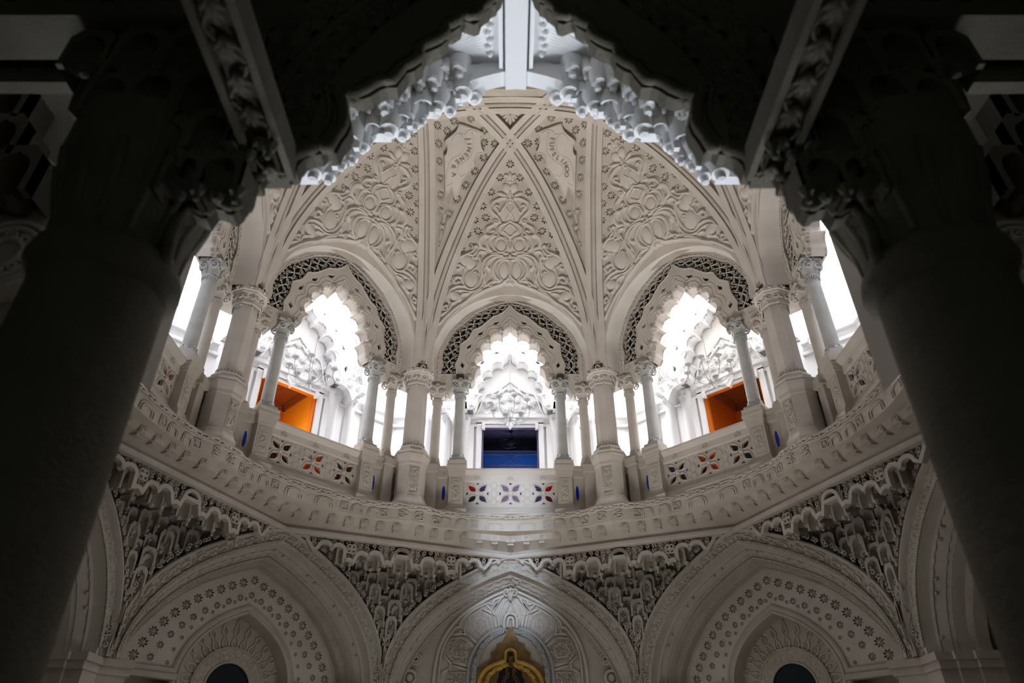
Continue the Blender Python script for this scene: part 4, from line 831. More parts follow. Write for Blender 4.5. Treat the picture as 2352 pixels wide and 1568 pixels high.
def lower_arch(fan=False):
    root = thing('pointed_arch', '', 'arch', (0, 5.7, 3.3), 0, 'pointed arches of the lower hall')
    mb = MB(); mb.grid(splay([(-.02, .5), (-.02, 0), (-.02, -.06), (.02, -.10), (.07, -.10), (.10, -.06), (.11, 0)])); part('outer_roll', mb, PLL, root, 50)
    mb = MB(); mb.grid(carved(.11, .42, .0, .05, 16, .34)); part('scroll_band', mb, PL, root, 40)
    mb = MB(); mb.grid(splay([(.42, .05), (.43, 0), (.53, 0), (.54, .12), (.57, .17)])); part('inner_fillet', mb, PLL, root, 50)
    # laurel rope
    mb = MB(); cx = splay([(.48, -.015)])[:, 0]; cc = resample(cx, 150)
    for i in range(2, 148):
        t = cc[i + 1] - cc[i - 1]; t /= np.linalg.norm(t); nn = np.array([-t[2], 0, t[0]]); sd = 1 if i < 75 else -1
        for s in (-1, 1): mb.tube([cc[i] + nn * .0, cc[i] + t * .03 * sd + nn * .018 * s, cc[i] + t * .055 * sd + nn * .03 * s], [.012, .016, .004], 5)
    part('laurel_rope', mb, PLL, root, True)
    mb = MB(); mb.grid(splay([(.57, .17), (.60, .18), (.80, .42), (.81, .40), (.85, .40), (.86, .44), (.86, .56)])); part('plain_cove', mb, PLL, root, 50)
    mb = MB(); cx = resample(splay([(.67, .235)])[:, 0], 33); 
    for i in range(1, 32):
        if i % 4 in (0, 1): mb.sphere(cx[i] + np.array([0, -.01, 0]), .026, 6, (1, 1.2, 1))
    for s in ((.63, .205), (.74, .345)):
        q = resample(splay([s])[:, 0], 240); z = q.copy(); z[:, 2] += .012 * np.sin(np.arange(240) * .9); mb.tube(z - np.array([0, .008, 0]), .009, 4)
    part('knob_row', mb, PL, root, True)
    mb = MB(); mb.grid(carved(.86, 1.0, .56, .62, 8, .12, .018)); mb.grid(splay([(1.0, .62), (1.0, .8)])); part('inner_border', mb, PL, root, 40)
    mb = MB(); q = resample(splay([(.83, .39)])[:, 0], 200)
    for i in range(200): mb.sphere(q[i], .013, 4)
    part('bead_row', mb, PLL, root, True)
    # impost and capital zone below the arch
    for s in (-1, 1):
        mb = MB()
        for x0, x1, y in ((1.9, 2.5, 5.62), (1.85, 2.4, 5.85), (1.8, 2.2, 6.1)):
            mb.box((s * (x0 + x1) / 2, y + .25, 3.24), (x1 - x0, .5, .1)); mb.box((s * (x0 + x1) / 2, y + .28, 3.14), (x1 - x0 - .04, .5, .1)); mb.box((s * (x0 + x1) / 2, y + .3, 1.55), (x1 - x0 - .14, .5, 3.1))
        part('impost', mb, PL, root)
    return root
LB = {0: 'central lower pointed arch framing the gilded fan', -45: 'left lower pointed arch framing a field of stars', 45: 'right lower pointed arch framing a field of stars', -90: 'far left lower pointed arch seen edge-on beside the dark column', 90: 'far right lower pointed arch seen edge-on beside the dark column'}
l0 = lower_arch(); l0['label'] = LB[0]
for b in (-45, 45, -90, 90): dup(l0, b, LB[b])
def star_tympanum():
    y = 6.43; root = thing('tympanum', '', 'tympanum', (0, y, 3.4), 0, 'star-studded tympana of the lower arches')
    ot = mirror([(x, z) for x, z in C1]) ; inn = mirror(C2[:6] + [(1.0, 3.3)])
    # frames round the field
    mb = MB(); q = full([(x * .985, z - .03) for x, z in C1], 120); mb.tube(pl3(q, y), .012, 4)
    c2 = full(C2, 80); 
    N = len(c2); mb2 = MB(); nrm = np.gradient(c2, axis=0); nrm = np.stack([nrm[:, 1], -nrm[:, 0]], 1); nrm /= np.linalg.norm(nrm, axis=1)[:, None]; nrm[N // 2] = (0, -1)
    if nrm[N // 4][1] > 0: nrm = -nrm
    L3 = np.stack([nrm[:, 0], np.zeros(N), nrm[:, 1]], 1); mb2.sweep(pl3(c2, 0), L3, [(0, 1, 0)] * N, [(-.07, y), (-.06, y - .04), (-.03, y - .06), (-.0, y - .03), (.02, y - .02), (.04, y - .05), (.07, y - .05), (.08, y), (.09, y + .3)])
    part('inner_frame', mb2, PL, root, 40); part('field_edge', mb, PL, root, True)
    for sgn in (-1, 1):
        mb = MB(); mb.box((sgn * 1.48, y - .02, 3.34), (.95, .10, .08)); mb.box((sgn * 1.5, y - .05, 3.25), (1.0, .16, .08)); part('sill_moulding', mb, PL, root)
    y2 = y + .28; mb = MB(); mb.plate([mirror(C2)], y2, y2 + .05, back=False); part('niche_back', mb, PL, root)
    # folded S ornaments
    mb = MB(); ctr = np.array([0, 3.22])
    for i in range(13):
        a = R(8 + i * 164 / 12); u = np.array([math.cos(a), math.sin(a)]); v = np.array([-u[1], u[0]]); r1 = min(.97, 1.0) if abs(math.cos(a)) > .5 else .97 + .13 * (1 - abs(math.cos(a)) / .5)
        for sg in (-1, 1):
            pts = [ctr + u * r + v * t * sg for r, t in ((.62, .0), (.66, .05), (.74, .05), (.82, .015), (.9, .05), (r1 + .0, .0))]; mb.tube(pl3(cat_rom(pts, 4), y2 - .01), .018, 5)
        mb.tube(pl3(spiral(*(ctr + u * .7), .03, 1.2, a), y2 - .01), .01, 4); mb.tube(pl3(spiral(*(ctr + u * .9), .03, 1.2, a), y2 - .01), .01, 4)
    part('folded_ribbons', mb, PLL, root, True)
    A = np.linspace(0, math.pi, 120); Rr = np.linspace(.42, .6, 12); G = np.stack([Rr[None] * np.cos(A)[:, None], np.full((120, 12), y2 - .04), 3.22 + Rr[None] * np.sin(A)[:, None]], -1)
    H = scrollwork(A[:, None] * .5 + 0 * Rr[None], (Rr[None] - .51) / .08 + 0 * A[:, None], .18); G[:, :, 1] -= H * .02; mb = MB(); mb.grid(G)
    for r in (.4, .62): q = np.array(circ(0, 3.22, r, 40, 0, math.pi)); mb.tube(pl3(q, y2 - .05), .02, 5)
    part('fan_ring', mb, PL, root, 40)
    mb = MB(); mb.plate([circ(0, 3.22, .4, 24, 0, math.pi)], y2 - .02, y2 - .01); part('dark_fanlight', mb, G_DARK, root)
    spots = []
    for off, n, k in ((.885, 23, 1.0), (.765, 19, .74), (.675, 18, .42)):
        mid = np.array([0, 3.05]); rr = mid + (full(C1, 200) - mid) * off
        if off < .7: rr = mid + (full(C2, 200) - mid) * [1.16, 1.14]; rr = rr[rr[:, 1] > 3.45]
        else: rr = rr[rr[:, 1] > 3.5]
        spots += [(p[0], p[1], k) for p in resample(rr, n)]
    wells = [[(px + k * (.090 if j % 2 else .055) * math.cos(R(22.5 * j)), pz + k * (.090 if j % 2 else .055) * math.sin(R(22.5 * j))) for j in range(16)][::-1] for px, pz, k in spots]
    mb = MB(); mb.plate([ot + inn[::-1]] + wells, y, y + .07, back=False); mb.plate([ot + inn[::-1]], y + .07, y + .1, back=False); part('star_field', mb, PLL, root)
    for px, pz, k in spots: put_star(root, Vector((px, y, pz)), Vector((1, 0, 0)), Vector((0, 0, -1)), Vector((0, -1, 0)), k * .80, .0)
    return root
s0 = star_tympanum(); s0.matrix_world = bayM(-45) @ Matrix.Translation(BASE[s0.name]); s0['label'] = 'tympanum with rows of carved stars inside the left lower arch'
dup(s0, 45, 'tympanum with rows of carved stars inside the right lower arch')
# central tympanum
def ctymp():
    y = 6.2; root = thing('fan_tympanum', 'geometric carved fan with hexagonal coffers around a gilded keyhole arch, central lower bay', 'tympanum', (0, y, 3.4), 0, None)
    Rn = lambda l: [(a, b) for a, b in l]
    mb = MB(); mb.plate([mirror([(x * 1.04 + .05 * (x > 0), z + .07) for x, z in C1[:-1]] + [(2.08, 2.8)])], y + .06, y + .2, back=False); part('ground', mb, PL, root)
    def rib_(l, r, m, nm, yy=y + .03, k=4, flat=1.2):
        mb = MB()
        for q in l:
            q = cat_rom(q, k) if k > 1 else np.array(q); 
            for s in (-1, 1): mb.tube(pl3(q * [s, 1], yy), r, 6, flat=flat)
        part(nm, mb, m, root, True)
    rib_(FAN_OUT, .04, PLL, 'outline_moulding'); rib_(FAN_RIM, .024, PLL, 'inner_moulding'); rib_(FAN_RING, .035, WIRE, 'ring_band', y)
    rib_(FAN_KEY, .03, PLL, 'keyhole_frame', y - .01); rib_(FAN_HEX, .020, PLL, 'hexagon_frame', y + .04, 1); [rib_([q_], .028, PLL, 'strap', y + .03, 1) for q_ in FAN_BARS]
    for i, h in enumerate(FAN_HEXF):
        for s in (-1, 1):
            q = np.array(h) * [s, 1]; c = q.mean(0); lo, hi = q.min(0), q.max(0); nx = 26; X, Z = np.meshgrid(np.linspace(lo[0], hi[0], nx), np.linspace(lo[1], hi[1], nx), indexing='ij')
            H = scrollwork(X * 1.0 + 3, (Z - c[1]) / .08 % 2 - 1, .09) * .04
            ins = np.ones(X.shape, bool)
            for (x0, z0), (x1, z1) in zip(q, np.roll(q, -1, 0)):
                cr = (x1 - x0) * (Z - z0) - (z1 - z0) * (X - x0); c0 = (x1 - x0) * (c[1] - z0) - (z1 - z0) * (c[0] - x0); ins &= (cr * c0 > 0)
            mb = MB(); mb.grid(np.stack([X, y + .05 - H, Z], -1), mask=ins); part('hexagon_coffer', mb, PL, root, 40)
    # silver acanthus collar, bronze bell and gilded keyhole arch
    mb = MB(); q = FAN_BELL; mb.plate([mirror(q) if abs(q[0][0]) < .02 else q], y - .02, y + .06); part('bronze_bell', mb, BRONZE, root)
    mb = MB(); rr = resample(cat_rom(FAN_RING[0], 5), 34) * [.86, 1] ; rr[:, 1] -= .05
    for i, p in enumerate(rr):
        for s in (-1, 1): mb.tube(pl3(spiral(p[0] * s, p[1], .05, 1.2, R(i * 70), s if i % 2 else -s, 10), y), .018, 5)
    part('acanthus_collar', mb, WIRE, root, True)
    rib_(FAN_GOLD, .045, GOLD, 'gilded_arch', y - .03); rib_(FAN_GKEY, .028, GOLD, 'gilded_keyhole', y - .04)
    mb = MB()
    for i, p in enumerate(resample(cat_rom(FAN_GOLD[0], 5), 22)):
        for s in (-1, 1): mb.tube(pl3(spiral(s * (p[0] * .80), p[1] - .07, .04, 1.2, R(i * 80), s, 10), y - .04), .014, 5)
    part('gilded_scrolls', mb, GOLD, root, True)
    mb = MB(); mb.plate([mirror(FAN_DARK)], y - .03, y); mb2 = MB()
    for i, p in enumerate(resample(cat_rom(FAN_DARK, 3), 12)):
        for s in (-1, 1): mb2.tube(pl3(spiral(s * p[0] * .55, p[1] - .12, .045, 1.2, R(i * 90), s, 10), y - .04), .012, 4)
    part('dark_core', mb, INK, root); part('core_scrolls', mb2, BRONZE, root, True)  # black plate with brown scrolls inside the bell
    mb = MB(); 
    for s in (-1, 1):
        mb.tube(pl3(spiral(s * .07, 5.12, .07, 1.3, R(90), -s), y - .05), .018, 5); mb.tube(pl3(cat_rom([(s * .01, 5.0), (s * .04, 5.12), (s * .09, 5.2), (s * .14, 5.17)]), y - .05), .02, 5); 
    mb.tube(pl3([(0, 4.98), (0, 5.24)], y - .05), [.03, .012], 6); part('leaf_finial', mb, PL, root, True)
    mb = MB()
    for s in (-1, 1):
        mb.tube(pl3(spiral(s * 1.78, 3.93, .13, 2.2, R(90), -s, 30), y - .05), .022, 5); q = circ(s * 1.88, 3.6, .12, 18); mb.tube(pl3(q + q[:1], y - .05), .03, 6); mb.sphere((s * 1.88, y - .03, 3.6), .07, 8)
    part('spandrel_scroll', mb, PLL, root, True); return root
ctymp()
# solid wall behind the lower storey
for b, nm in list(sides.items())[1:6]:
    mb = MB(); hw2 = 6.95 * math.tan(R(22.5)); mb.plate([[(-hw2, 0), (hw2, 0), (hw2, 6.2), (-hw2, 6.2)]] if abs(b) < 90 else [[(-hw2, 0), (-1.4, 0), (-1.4, 3.1), (1.4, 3.1), (1.4, 0), (hw2, 0), (hw2, 6.2), (-hw2, 6.2)]], 6.95, 7.1); struct('wall_lower_' + nm, mb, PL, b)
# ------------------------------------------------------------------ stalactite pendentives
def niche_mesh():
    """one hanging cell: pointed niche in a block with a small drop; unit width 1, height 1.25, at y=0 front"""
    mb = MB(); w, h = .5, 1.25
    arch = [(.36, 0), (.36, .55)] + [(.36 * math.cos(a) ** .8, .55 + .45 * math.sin(a)) for a in np.linspace(.25, 1.4, 5)] + [(0, 1.06)]
    ar = arch + [(-x, z) for x, z in arch[::-1][1:]]
    outer = [(w, -.0), (w, 1.0), (w * .6, h), (-w * .6, h), (-w, 1.0), (-w, 0)]
    mb.plate([outer + ar[::-1]], 0, .16, back=False)
    n = len(ar); A = np.array(ar); G = []
    for t in np.linspace(0, 1, 5):
        s = math.cos(t * math.pi / 2) ; d = math.sin(t * math.pi / 2) * .42; G.append(np.stack([A[:, 0] * (.15 + .85 * s), np.full(n, .02 + d), A[:, 1]], 1))
    mb.grid(np.array(G)); mb.plate([[(x * .15, z) for x, z in ar]], .44, .45, back=False)
    mb.grid([[(-w, 0, 1.0), (-w, .9, 1.0)], [(-w * .6, 0, h), (-w * .6, .9, h)], [(w * .6, 0, h), (w * .6, .9, h)], [(w, 0, 1.0), (w, .9, 1.0)]])
    mb.grid([[(-w, 0, 0), (-w, .9, 0)], [(-w, 0, 1), (-w, .9, 1)]]); mb.grid([[(w, 0, 0), (w, .9, 0)], [(w, 0, 1), (w, .9, 1)]])
    # drop between cells and shell in the niche
    mb.lathe([(0, -.32), (.06, -.3), (.09, -.2), (.05, -.12), (.13, .0), (.17, .12)], (w, .1, 0), 6); mb.lathe([(0, -.1), (.1, -.05), (.16, .1)], (0, .3, 0), 6)
    for i in (-1, 0, 1): mb.tube([(i * .05, .42, .15), (i * .12, .36, .5)], [.02, .05], 4)
    return mb
NM = niche_mesh(); NICHE = bpy.data.meshes.new('niche'); NICHE.from_pydata(NM.arr().tolist(), [], NM.f); NICHE.materials.append(PL); NICHE.update()
NICHE2 = NICHE.copy(); NICHE2.materials[0] = PLL
def pend_pt(t, v):
    """t across 0..1 from the left arch to the right arch, v 0 top .. 1 bottom, in the corner frame"""
    z = 5.62 - v * 2.3
    q = cat_rom(C0, 8); x = float(np.interp(-z, -q[:, 1], q[:, 0])); x = min(x + .02, 2.335) if v > 0 else .0
    pl_ = bayM(-22.5) @ Vector((x, 5.62, 0)); pr_ = bayM(22.5) @ Vector((-x, 5.62, 0))
    p = pl_.lerp(pr_, t); width = (pr_ - pl_).length; push = .16 * math.sin(math.pi * t) * min(1, v * 5) * min(1, width / 2) + .03
    return Vector((p.x, p.y + push + .25 * min(v * 6, 1) * min(1, width / 3), z)), width
def pendentive(bay, label):
    root = thing('stalactite_pendentive', label, 'pendentive', (0, 5.4, 5.6), bay, 'stalactite vaulted corners between the lower arches')
    # rear shell
    V = np.linspace(0, 1, 26); T = np.linspace(0, 1, 21); G = np.array([[tuple(pend_pt(t, v)[0] + Vector((0, .16 + .3 * max(0, 1 - v * 6) * math.sin(math.pi * t), 0))) for t in T] for v in V]); mb = MB(); mb.grid(G); part('rear_shell', mb, PL, root)
    cnt = 0; row = 0
    for i in range(2, 11):
        x = (i - 6) * .265; t_ = abs(x) / 2.16; zb = 5.17 + .12 * (i % 2) + .16 * t_ ** 2
        o = bpy.data.objects.new('niche', NICHE2 if i % 2 else NICHE); COL.objects.link(o); o.parent = root; cnt += 1
        o.matrix_local = Matrix.Translation(Vector((x, 5.33 + .05 * (i % 2), zb)) - Vector(BASE[root.name])) @ Matrix.Diagonal((.27, .30, .27, 1))
    v = .125
    while v < .97 and cnt < 98:
        _, W_ = pend_pt(.5, v); n = max(2, int(round(W_ / .235))); n = min(n, 13); wd = W_ / n
        for i in range(n):
            t = (i + .5 + (0 if row % 2 else 0)) / n; p, _ = pend_pt(t, v + .05); 
            if cnt >= 98: break
            o = bpy.data.objects.new('niche', NICHE if (row + i) % 3 else NICHE2); COL.objects.link(o); o.parent = root
            k = wd * (1.0 if row % 2 else .97); st = ((i * 7 + row * 5) % 3) * .035
            o.matrix_local = Matrix.Translation(p - Vector(BASE[root.name]) + Vector((0, (.05 if row == 0 else -.05) - st * 1.6, -.07 * ((i + row) % 2)))) @ Matrix.Rotation(R(-22.5 * (2 * t - 1)), 4, 'Z') @ Matrix.Diagonal((k, .32, .235 if (i + row) % 3 else .27, 1)); cnt += 1
        v += .088; row += 1
    # carved edge along the arches
    for s, nm in ((-1, 'l'), (1, 'r')):
        mb = MB(); q = resample(cat_rom(C0, 6)[8:], 40)
        for i in range(1, 39):
            p = bayM(22.5 * s) @ Vector((-s * (q[i][0] + .05 + .03 * (i % 2)), 5.56, q[i][1] + .06)); 
            ex = bayM(22.5 * s).to_3x3() @ Vector((1, 0, 0)); pp = spiral(0, 0, .045, 1.1, R(i * 50), 1 if i % 2 else -1, 8); mb.tube([tuple(p + ex * a + Vector((0, 0, b_))) for a, b_ in pp], .013, 4)
        part('leaf_edge', mb, PLL, root, True)
    # pierced trim hanging from the cornice edge
    yv = 5.22; hwv = 5.65 * math.sin(R(22.5)); top = 5.64
    # lobed lower outline
    cent = [(-1.99, .02, .06), (-1.83, .05, .09), (-1.62, .19, 0), (-1.42, .15, .12), (-1.18, .17, .12), (-.98, .38, .08), (-.74, .27, .12), (-.5, .23, .12), (-.27, .33, .06), (0, .15, .15)]
    pts = []
    for cx, dz, r in cent:
        if r < .02: pts.append((cx, top - dz - .06)); continue
        for a in np.linspace(math.pi, 0, 7): pts.append((cx + r * math.cos(a), top - dz + r * math.sin(a) * .9 - .05))
    low = pts + [(-x, z) for x, z in pts[::-1]]
    up_ = [(x, z) for x, z in low]; c0 = np.array(low); 
    nrm = np.gradient(c0, axis=0); nrm = np.stack([-nrm[:, 1], nrm[:, 0]], 1); nrm /= np.linalg.norm(nrm, axis=1)[:, None] + 1e-9
    mb = MB(); mb.sweep(pl3(c0, yv), np.stack([nrm[:, 0], 0 * nrm[:, 0], nrm[:, 1]], 1), [(0, 1, 0)] * len(c0), [(-.03, 0), (.03, 0), (.03, .10), (-.03, .10)], closep=True); part('scalloped_rim', mb, PLL, root, 30)
    rg = random.Random(3)
    for x in np.arange(-1.86, 1.87, .12):
        z0 = np.interp(x, c0[:, 0], c0[:, 1]); z1 = top; z = z1 - .03; k = 0; mb = MB()
        while z - .03 > z0 + .02 and k < 4:
            mb.tube(pl3(spiral(x + .03 * math.sin(k * 3), z - .035, .045, 1.15, rg.uniform(0, 6), rg.choice((-1, 1)), 10), yv + .04), .0105, 4); z -= .08; k += 1
        if k: part('pierced_scroll', mb, PLL, root, True)
    for s in (-1, 1):
        mb = MB()
        for i in range(4):
            a = R(90 * i + 45); q = circ(s * .95 + .045 * math.cos(a), 5.47 + .045 * math.sin(a), .045, 10); mb.tube(pl3(q + q[:1], yv + .01), .014, 5)
        part('quatrefoil', mb, PLL, root, True)
    mb = MB(); mb.sweep(pl3([(-hwv, 5.64), (hwv, 5.64)], 5.19), [(0, 1, 0)] * 2, [(0, 0, 1)] * 2, [(-.03, -.02), (-.05, .0), (-.05, .05), (0, .08), (.1, .08), (.1, -.02)], closep=True); part('edge_fillet', mb, PLL, root)
    return root
PD_ = pendentive(-22.5, 'stalactite corner between the left and central lower arches')
dup(PD_, 22.5, 'stalactite corner between the central and right lower arches')
dup(PD_, -67.5, 'large shadowed stalactite corner between the left and far left lower arches')
dup(PD_, 67.5, 'large shadowed stalactite corner between the right and far right lower arches')
# floor
mb = MB(); mb.grid([[(-12, -12, 0), (-12, 9, 0)], [(12, -12, 0), (12, 9, 0)]]); struct('floor', mb, mat('tile_floor', (.30, .26, .22), rough=.5, vary=.3))
# ------------------------------------------------------------------ dark entrance arch around the viewer
YC = -6.2   # plane of the columns
YN = -6.23  # middle plane of the arch wall
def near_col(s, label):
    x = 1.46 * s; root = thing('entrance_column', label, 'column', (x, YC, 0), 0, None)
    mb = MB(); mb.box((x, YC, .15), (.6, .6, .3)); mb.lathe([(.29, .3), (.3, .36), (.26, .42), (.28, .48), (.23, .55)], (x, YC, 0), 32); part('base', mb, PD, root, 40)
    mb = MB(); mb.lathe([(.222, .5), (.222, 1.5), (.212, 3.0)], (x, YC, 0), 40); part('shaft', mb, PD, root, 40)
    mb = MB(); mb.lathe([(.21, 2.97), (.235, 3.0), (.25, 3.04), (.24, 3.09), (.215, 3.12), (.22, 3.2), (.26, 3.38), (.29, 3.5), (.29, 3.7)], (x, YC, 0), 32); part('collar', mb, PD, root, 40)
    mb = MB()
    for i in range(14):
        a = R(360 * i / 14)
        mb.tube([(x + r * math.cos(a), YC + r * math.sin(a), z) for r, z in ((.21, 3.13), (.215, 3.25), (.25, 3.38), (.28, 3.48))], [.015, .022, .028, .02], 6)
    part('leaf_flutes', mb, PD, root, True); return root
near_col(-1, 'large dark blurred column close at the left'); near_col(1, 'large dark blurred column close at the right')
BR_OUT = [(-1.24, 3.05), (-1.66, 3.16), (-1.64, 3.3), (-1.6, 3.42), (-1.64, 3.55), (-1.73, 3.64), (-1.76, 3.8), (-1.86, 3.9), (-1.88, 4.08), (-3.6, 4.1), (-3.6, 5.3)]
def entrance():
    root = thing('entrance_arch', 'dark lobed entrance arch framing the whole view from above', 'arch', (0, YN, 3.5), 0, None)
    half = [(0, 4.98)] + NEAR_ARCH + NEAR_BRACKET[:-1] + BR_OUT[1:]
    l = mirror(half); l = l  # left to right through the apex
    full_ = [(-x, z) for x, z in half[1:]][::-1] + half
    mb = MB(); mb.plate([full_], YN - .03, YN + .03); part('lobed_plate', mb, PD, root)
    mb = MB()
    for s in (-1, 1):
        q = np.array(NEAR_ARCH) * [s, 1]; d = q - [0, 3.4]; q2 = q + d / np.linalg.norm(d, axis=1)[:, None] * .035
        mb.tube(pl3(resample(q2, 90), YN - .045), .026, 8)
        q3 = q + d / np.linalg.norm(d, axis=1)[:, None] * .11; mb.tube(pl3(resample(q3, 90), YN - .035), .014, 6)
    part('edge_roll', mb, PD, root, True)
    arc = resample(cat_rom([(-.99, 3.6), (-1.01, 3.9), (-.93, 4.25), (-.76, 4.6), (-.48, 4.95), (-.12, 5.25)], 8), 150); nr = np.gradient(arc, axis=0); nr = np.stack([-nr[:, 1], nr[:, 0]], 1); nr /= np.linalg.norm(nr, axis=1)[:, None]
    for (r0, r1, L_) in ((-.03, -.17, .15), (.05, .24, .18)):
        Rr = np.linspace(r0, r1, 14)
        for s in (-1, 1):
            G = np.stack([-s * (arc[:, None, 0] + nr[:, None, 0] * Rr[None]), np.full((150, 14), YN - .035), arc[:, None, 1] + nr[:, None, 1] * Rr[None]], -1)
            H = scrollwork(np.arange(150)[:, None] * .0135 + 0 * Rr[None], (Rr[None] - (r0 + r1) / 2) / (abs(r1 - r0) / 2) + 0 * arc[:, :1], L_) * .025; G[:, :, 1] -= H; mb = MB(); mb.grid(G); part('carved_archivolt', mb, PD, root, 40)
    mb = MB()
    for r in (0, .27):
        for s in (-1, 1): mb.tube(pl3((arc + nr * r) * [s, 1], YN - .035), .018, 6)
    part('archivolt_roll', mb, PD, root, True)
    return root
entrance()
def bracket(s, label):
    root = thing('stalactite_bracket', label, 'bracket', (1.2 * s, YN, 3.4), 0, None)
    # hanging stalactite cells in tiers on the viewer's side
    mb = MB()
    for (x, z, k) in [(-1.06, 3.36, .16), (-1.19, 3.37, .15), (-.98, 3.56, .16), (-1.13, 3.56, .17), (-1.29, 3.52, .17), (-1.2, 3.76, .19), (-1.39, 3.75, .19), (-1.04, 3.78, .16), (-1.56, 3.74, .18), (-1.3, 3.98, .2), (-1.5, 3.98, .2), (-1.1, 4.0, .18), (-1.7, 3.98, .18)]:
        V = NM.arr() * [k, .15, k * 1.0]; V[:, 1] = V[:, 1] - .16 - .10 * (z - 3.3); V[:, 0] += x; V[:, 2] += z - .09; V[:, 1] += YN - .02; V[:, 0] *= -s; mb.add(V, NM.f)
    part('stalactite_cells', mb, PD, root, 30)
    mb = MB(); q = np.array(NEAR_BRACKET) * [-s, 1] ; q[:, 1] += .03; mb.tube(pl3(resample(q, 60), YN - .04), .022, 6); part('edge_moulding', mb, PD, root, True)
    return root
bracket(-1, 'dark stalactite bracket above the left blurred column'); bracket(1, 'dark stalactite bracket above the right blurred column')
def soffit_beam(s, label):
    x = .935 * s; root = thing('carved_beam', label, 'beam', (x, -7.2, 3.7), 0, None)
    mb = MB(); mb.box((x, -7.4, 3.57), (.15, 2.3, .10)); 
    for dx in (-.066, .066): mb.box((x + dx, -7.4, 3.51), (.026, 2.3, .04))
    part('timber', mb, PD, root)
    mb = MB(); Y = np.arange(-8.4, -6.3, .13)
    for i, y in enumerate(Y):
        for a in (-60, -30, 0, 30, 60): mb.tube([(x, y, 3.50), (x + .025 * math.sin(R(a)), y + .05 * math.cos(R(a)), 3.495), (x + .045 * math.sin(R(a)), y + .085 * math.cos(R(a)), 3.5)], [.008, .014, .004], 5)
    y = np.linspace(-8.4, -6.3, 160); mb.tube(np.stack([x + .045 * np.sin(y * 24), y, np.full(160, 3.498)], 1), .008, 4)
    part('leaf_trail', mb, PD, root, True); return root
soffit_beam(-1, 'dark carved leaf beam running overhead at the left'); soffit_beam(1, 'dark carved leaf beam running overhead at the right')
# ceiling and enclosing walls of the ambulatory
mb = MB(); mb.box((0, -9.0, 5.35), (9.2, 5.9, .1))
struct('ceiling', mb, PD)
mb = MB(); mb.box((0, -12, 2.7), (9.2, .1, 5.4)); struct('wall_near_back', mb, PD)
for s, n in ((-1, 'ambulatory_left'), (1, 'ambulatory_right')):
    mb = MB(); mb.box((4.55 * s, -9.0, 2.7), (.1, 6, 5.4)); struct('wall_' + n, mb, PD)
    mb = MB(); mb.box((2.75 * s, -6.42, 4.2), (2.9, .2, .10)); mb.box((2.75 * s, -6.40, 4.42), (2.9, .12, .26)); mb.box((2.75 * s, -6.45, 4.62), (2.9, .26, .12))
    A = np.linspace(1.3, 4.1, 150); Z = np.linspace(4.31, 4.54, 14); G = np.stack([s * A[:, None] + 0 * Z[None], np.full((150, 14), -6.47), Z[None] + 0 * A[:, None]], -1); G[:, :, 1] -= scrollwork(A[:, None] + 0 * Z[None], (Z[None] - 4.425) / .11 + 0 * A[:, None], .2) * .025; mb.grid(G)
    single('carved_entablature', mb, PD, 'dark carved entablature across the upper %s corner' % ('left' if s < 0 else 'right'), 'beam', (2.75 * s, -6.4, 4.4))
area('ambulatory_fill', (0, -10.6, 2.4), (0, -6.2, 3.4), 1.6, 1.0, 3.0, (.86, 1.0, .88))  # added dim greenish fill behind the viewer, lifts the foreground
# white soffit of the hall vault just beyond the entrance, with hanging stalactites
def soffit():
    z = 5.15; root = thing('lit_soffit', 'bright white soffit with central ridge and shell carvings at the top centre', 'soffit', (0, -5.8, z), 0, None)
    mb = MB(); mb.box((0, -5.85, z + .2), (1.6, .7, .2)); part('slab', mb, PW, root)
    mb = MB(); mb.box((-.035, -5.85, z + .05), (.065, .8, .12), Matrix.Rotation(R(-6), 3, 'Y')); mb.box((.035, -5.85, z + .05), (.065, .8, .12), Matrix.Rotation(R(6), 3, 'Y'))
    for s in (-1, 1): mb.box((s * .088, -5.85, z + .07), (.025, .8, .09)); 
    part('ridge', mb, PW, root)
    E = np.array(WHITE_EDGE); 
    for s in (-1, 1):
        mb = MB(); a = np.array([(0, z)] + [tuple(p) for p in WHITE_EDGE[1:5]]); up = [(x, q + .13 + .05 * (abs(x))) for x, q in a]
        mb.plate([[(s * x, q) for x, q in list(a) + up[::-1]]], -5.56, -5.46); mb.box((s * .36, -5.53, z + .075), (.56, .05, .05), Matrix.Rotation(R(-4 * s), 3, 'Y')); part('edge_beam', mb, PW, root)
        mb = MB()  # shell and scroll carving in the spandrel
        for i in range(9):
            t = i / 8; q = [(s * (.17 + .02 * t), -5.64 - .16 * t, z + .11), (s * (.30 + .08 * t), -5.62 - .07 * t, z + .10), (s * (.55 + .0 * t), -5.61 - .05 * t, z + .10)]; mb.tube(q, [.010, .012, .006], 5, up=(0, 0, 1))
        q = cat_rom([(s * .17, -5.93, 0), (s * .24, -5.85, 0), (s * .36, -5.75, 0), (s * .5, -5.70, 0), (s * .66, -5.68, 0)]); q[:, 2] = z + .09; mb.tube(q, .014, 6, up=(0, 0, 1)); q2 = q.copy(); q2[:, 1] -= .03; mb.tube(q2, .008, 5, up=(0, 0, 1))
        for c, r in (((.30, -5.93), .055), ((.40, -5.85), .045), ((.52, -5.8), .035)):
            for k in (1, .65, .35): p = circ(c[0] * s, c[1], r * k, 12); mb.tube([(a_, b_, z + .085) for a_, b_ in p + p[:1]], .007, 5, up=(0, 0, 1))
        for i in range(7): mb.sphere((s * (.155 + .012 * (i % 2)), -5.62 - .045 * i, z + .09), .02, 6)
        part('shell_carving', mb, PW, root, True)
    return root
soffit()
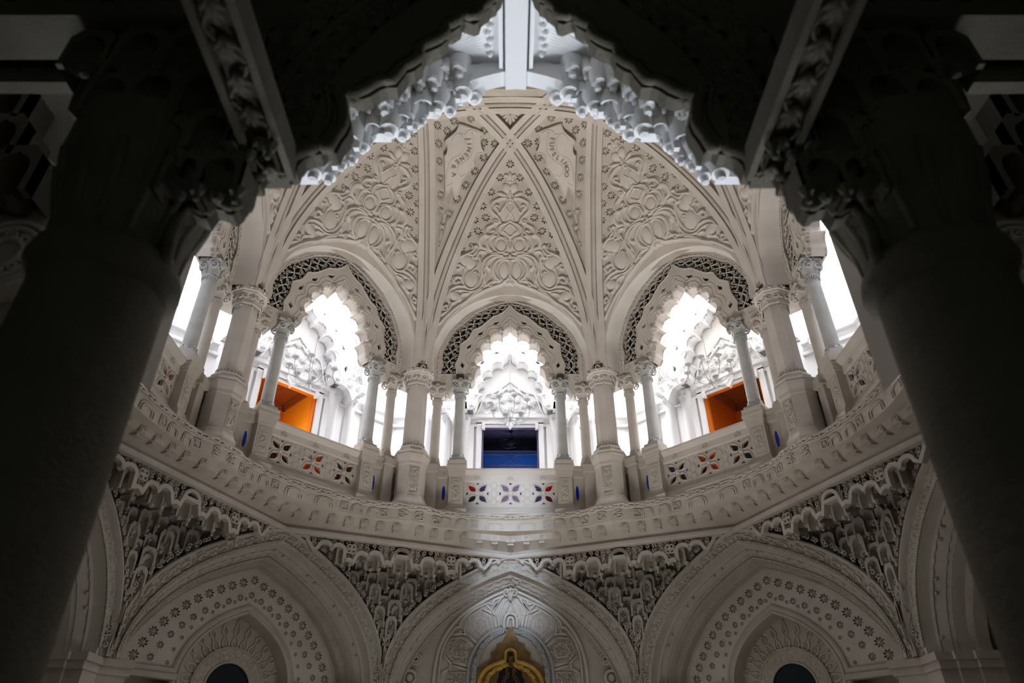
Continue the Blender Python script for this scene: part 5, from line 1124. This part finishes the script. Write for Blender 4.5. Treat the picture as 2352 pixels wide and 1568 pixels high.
for s, nm in ((-1, 'left'), (1, 'right')):
    root = thing('hanging_stalactites', 'cluster of white plaster stalactites hanging at the upper %s under the lobed arch' % nm, 'stalactites', (s * .7, -5.5, 4.9), 0, None)
    e = resample(np.array(WHITE_EDGE[5:]), 14)
    for i in range(13):
        p = e[i]; mb = MB(); r_ = random.Random(i)
        k = .06 + .05 * r_.random() + .03 * (i % 3 == 0); p = p + np.array([0, .05 * r_.random() * (i % 2)])
        # solid flared bells beside hollow scooped shells open towards the hall floor
        for (ox, oy, oz, kk, hol) in ((0, 0, .02, k * .62, i % 2), (.065, .06, .06, k * .5, 0), (-.06, .03, .09, k * .66, 1), (-.02, -.07, .12, k * .5, 0)):
            c_ = (p[0] + ox, -5.5 + oy, p[1] + oz)
            if hol:
                mb.lathe([(kk * .2, .22), (kk * .62, .10), (kk * .8, .0), (kk, .0), (kk * 1.05, .08), (kk * .9, .2), (kk * .95, .4)], c_, 14)
            else:
                mb.lathe([(0, -.05), (kk * .35, -.04), (kk * .4, -.005), (kk * .7, .0), (kk * .75, .05), (kk * 1.0, .09), (kk * 1.05, .16), (kk * .8, .25), (kk * .9, .4)], c_, 14)
        if i % 2: mb.box((p[0] + .05, -5.5, p[1] + .0), (.03, .03, .06)); 
        q = circ(p[0] - .02, -5.6, .022, 8); mb.lathe([(0, -.01), (.028, -.008), (.028, .02)], (p[0] - .03, -5.6, p[1] + .13), 8)
        mb.box((p[0] - .12, -5.40, p[1] + .25), (.22, .06, .34))
        V = mb.arr() * ([1, 1, 1] if s < 0 else [-1, 1, 1]); m2 = MB(); m2.add(V, mb.f); part('stalactite', m2, PW, root, 40)
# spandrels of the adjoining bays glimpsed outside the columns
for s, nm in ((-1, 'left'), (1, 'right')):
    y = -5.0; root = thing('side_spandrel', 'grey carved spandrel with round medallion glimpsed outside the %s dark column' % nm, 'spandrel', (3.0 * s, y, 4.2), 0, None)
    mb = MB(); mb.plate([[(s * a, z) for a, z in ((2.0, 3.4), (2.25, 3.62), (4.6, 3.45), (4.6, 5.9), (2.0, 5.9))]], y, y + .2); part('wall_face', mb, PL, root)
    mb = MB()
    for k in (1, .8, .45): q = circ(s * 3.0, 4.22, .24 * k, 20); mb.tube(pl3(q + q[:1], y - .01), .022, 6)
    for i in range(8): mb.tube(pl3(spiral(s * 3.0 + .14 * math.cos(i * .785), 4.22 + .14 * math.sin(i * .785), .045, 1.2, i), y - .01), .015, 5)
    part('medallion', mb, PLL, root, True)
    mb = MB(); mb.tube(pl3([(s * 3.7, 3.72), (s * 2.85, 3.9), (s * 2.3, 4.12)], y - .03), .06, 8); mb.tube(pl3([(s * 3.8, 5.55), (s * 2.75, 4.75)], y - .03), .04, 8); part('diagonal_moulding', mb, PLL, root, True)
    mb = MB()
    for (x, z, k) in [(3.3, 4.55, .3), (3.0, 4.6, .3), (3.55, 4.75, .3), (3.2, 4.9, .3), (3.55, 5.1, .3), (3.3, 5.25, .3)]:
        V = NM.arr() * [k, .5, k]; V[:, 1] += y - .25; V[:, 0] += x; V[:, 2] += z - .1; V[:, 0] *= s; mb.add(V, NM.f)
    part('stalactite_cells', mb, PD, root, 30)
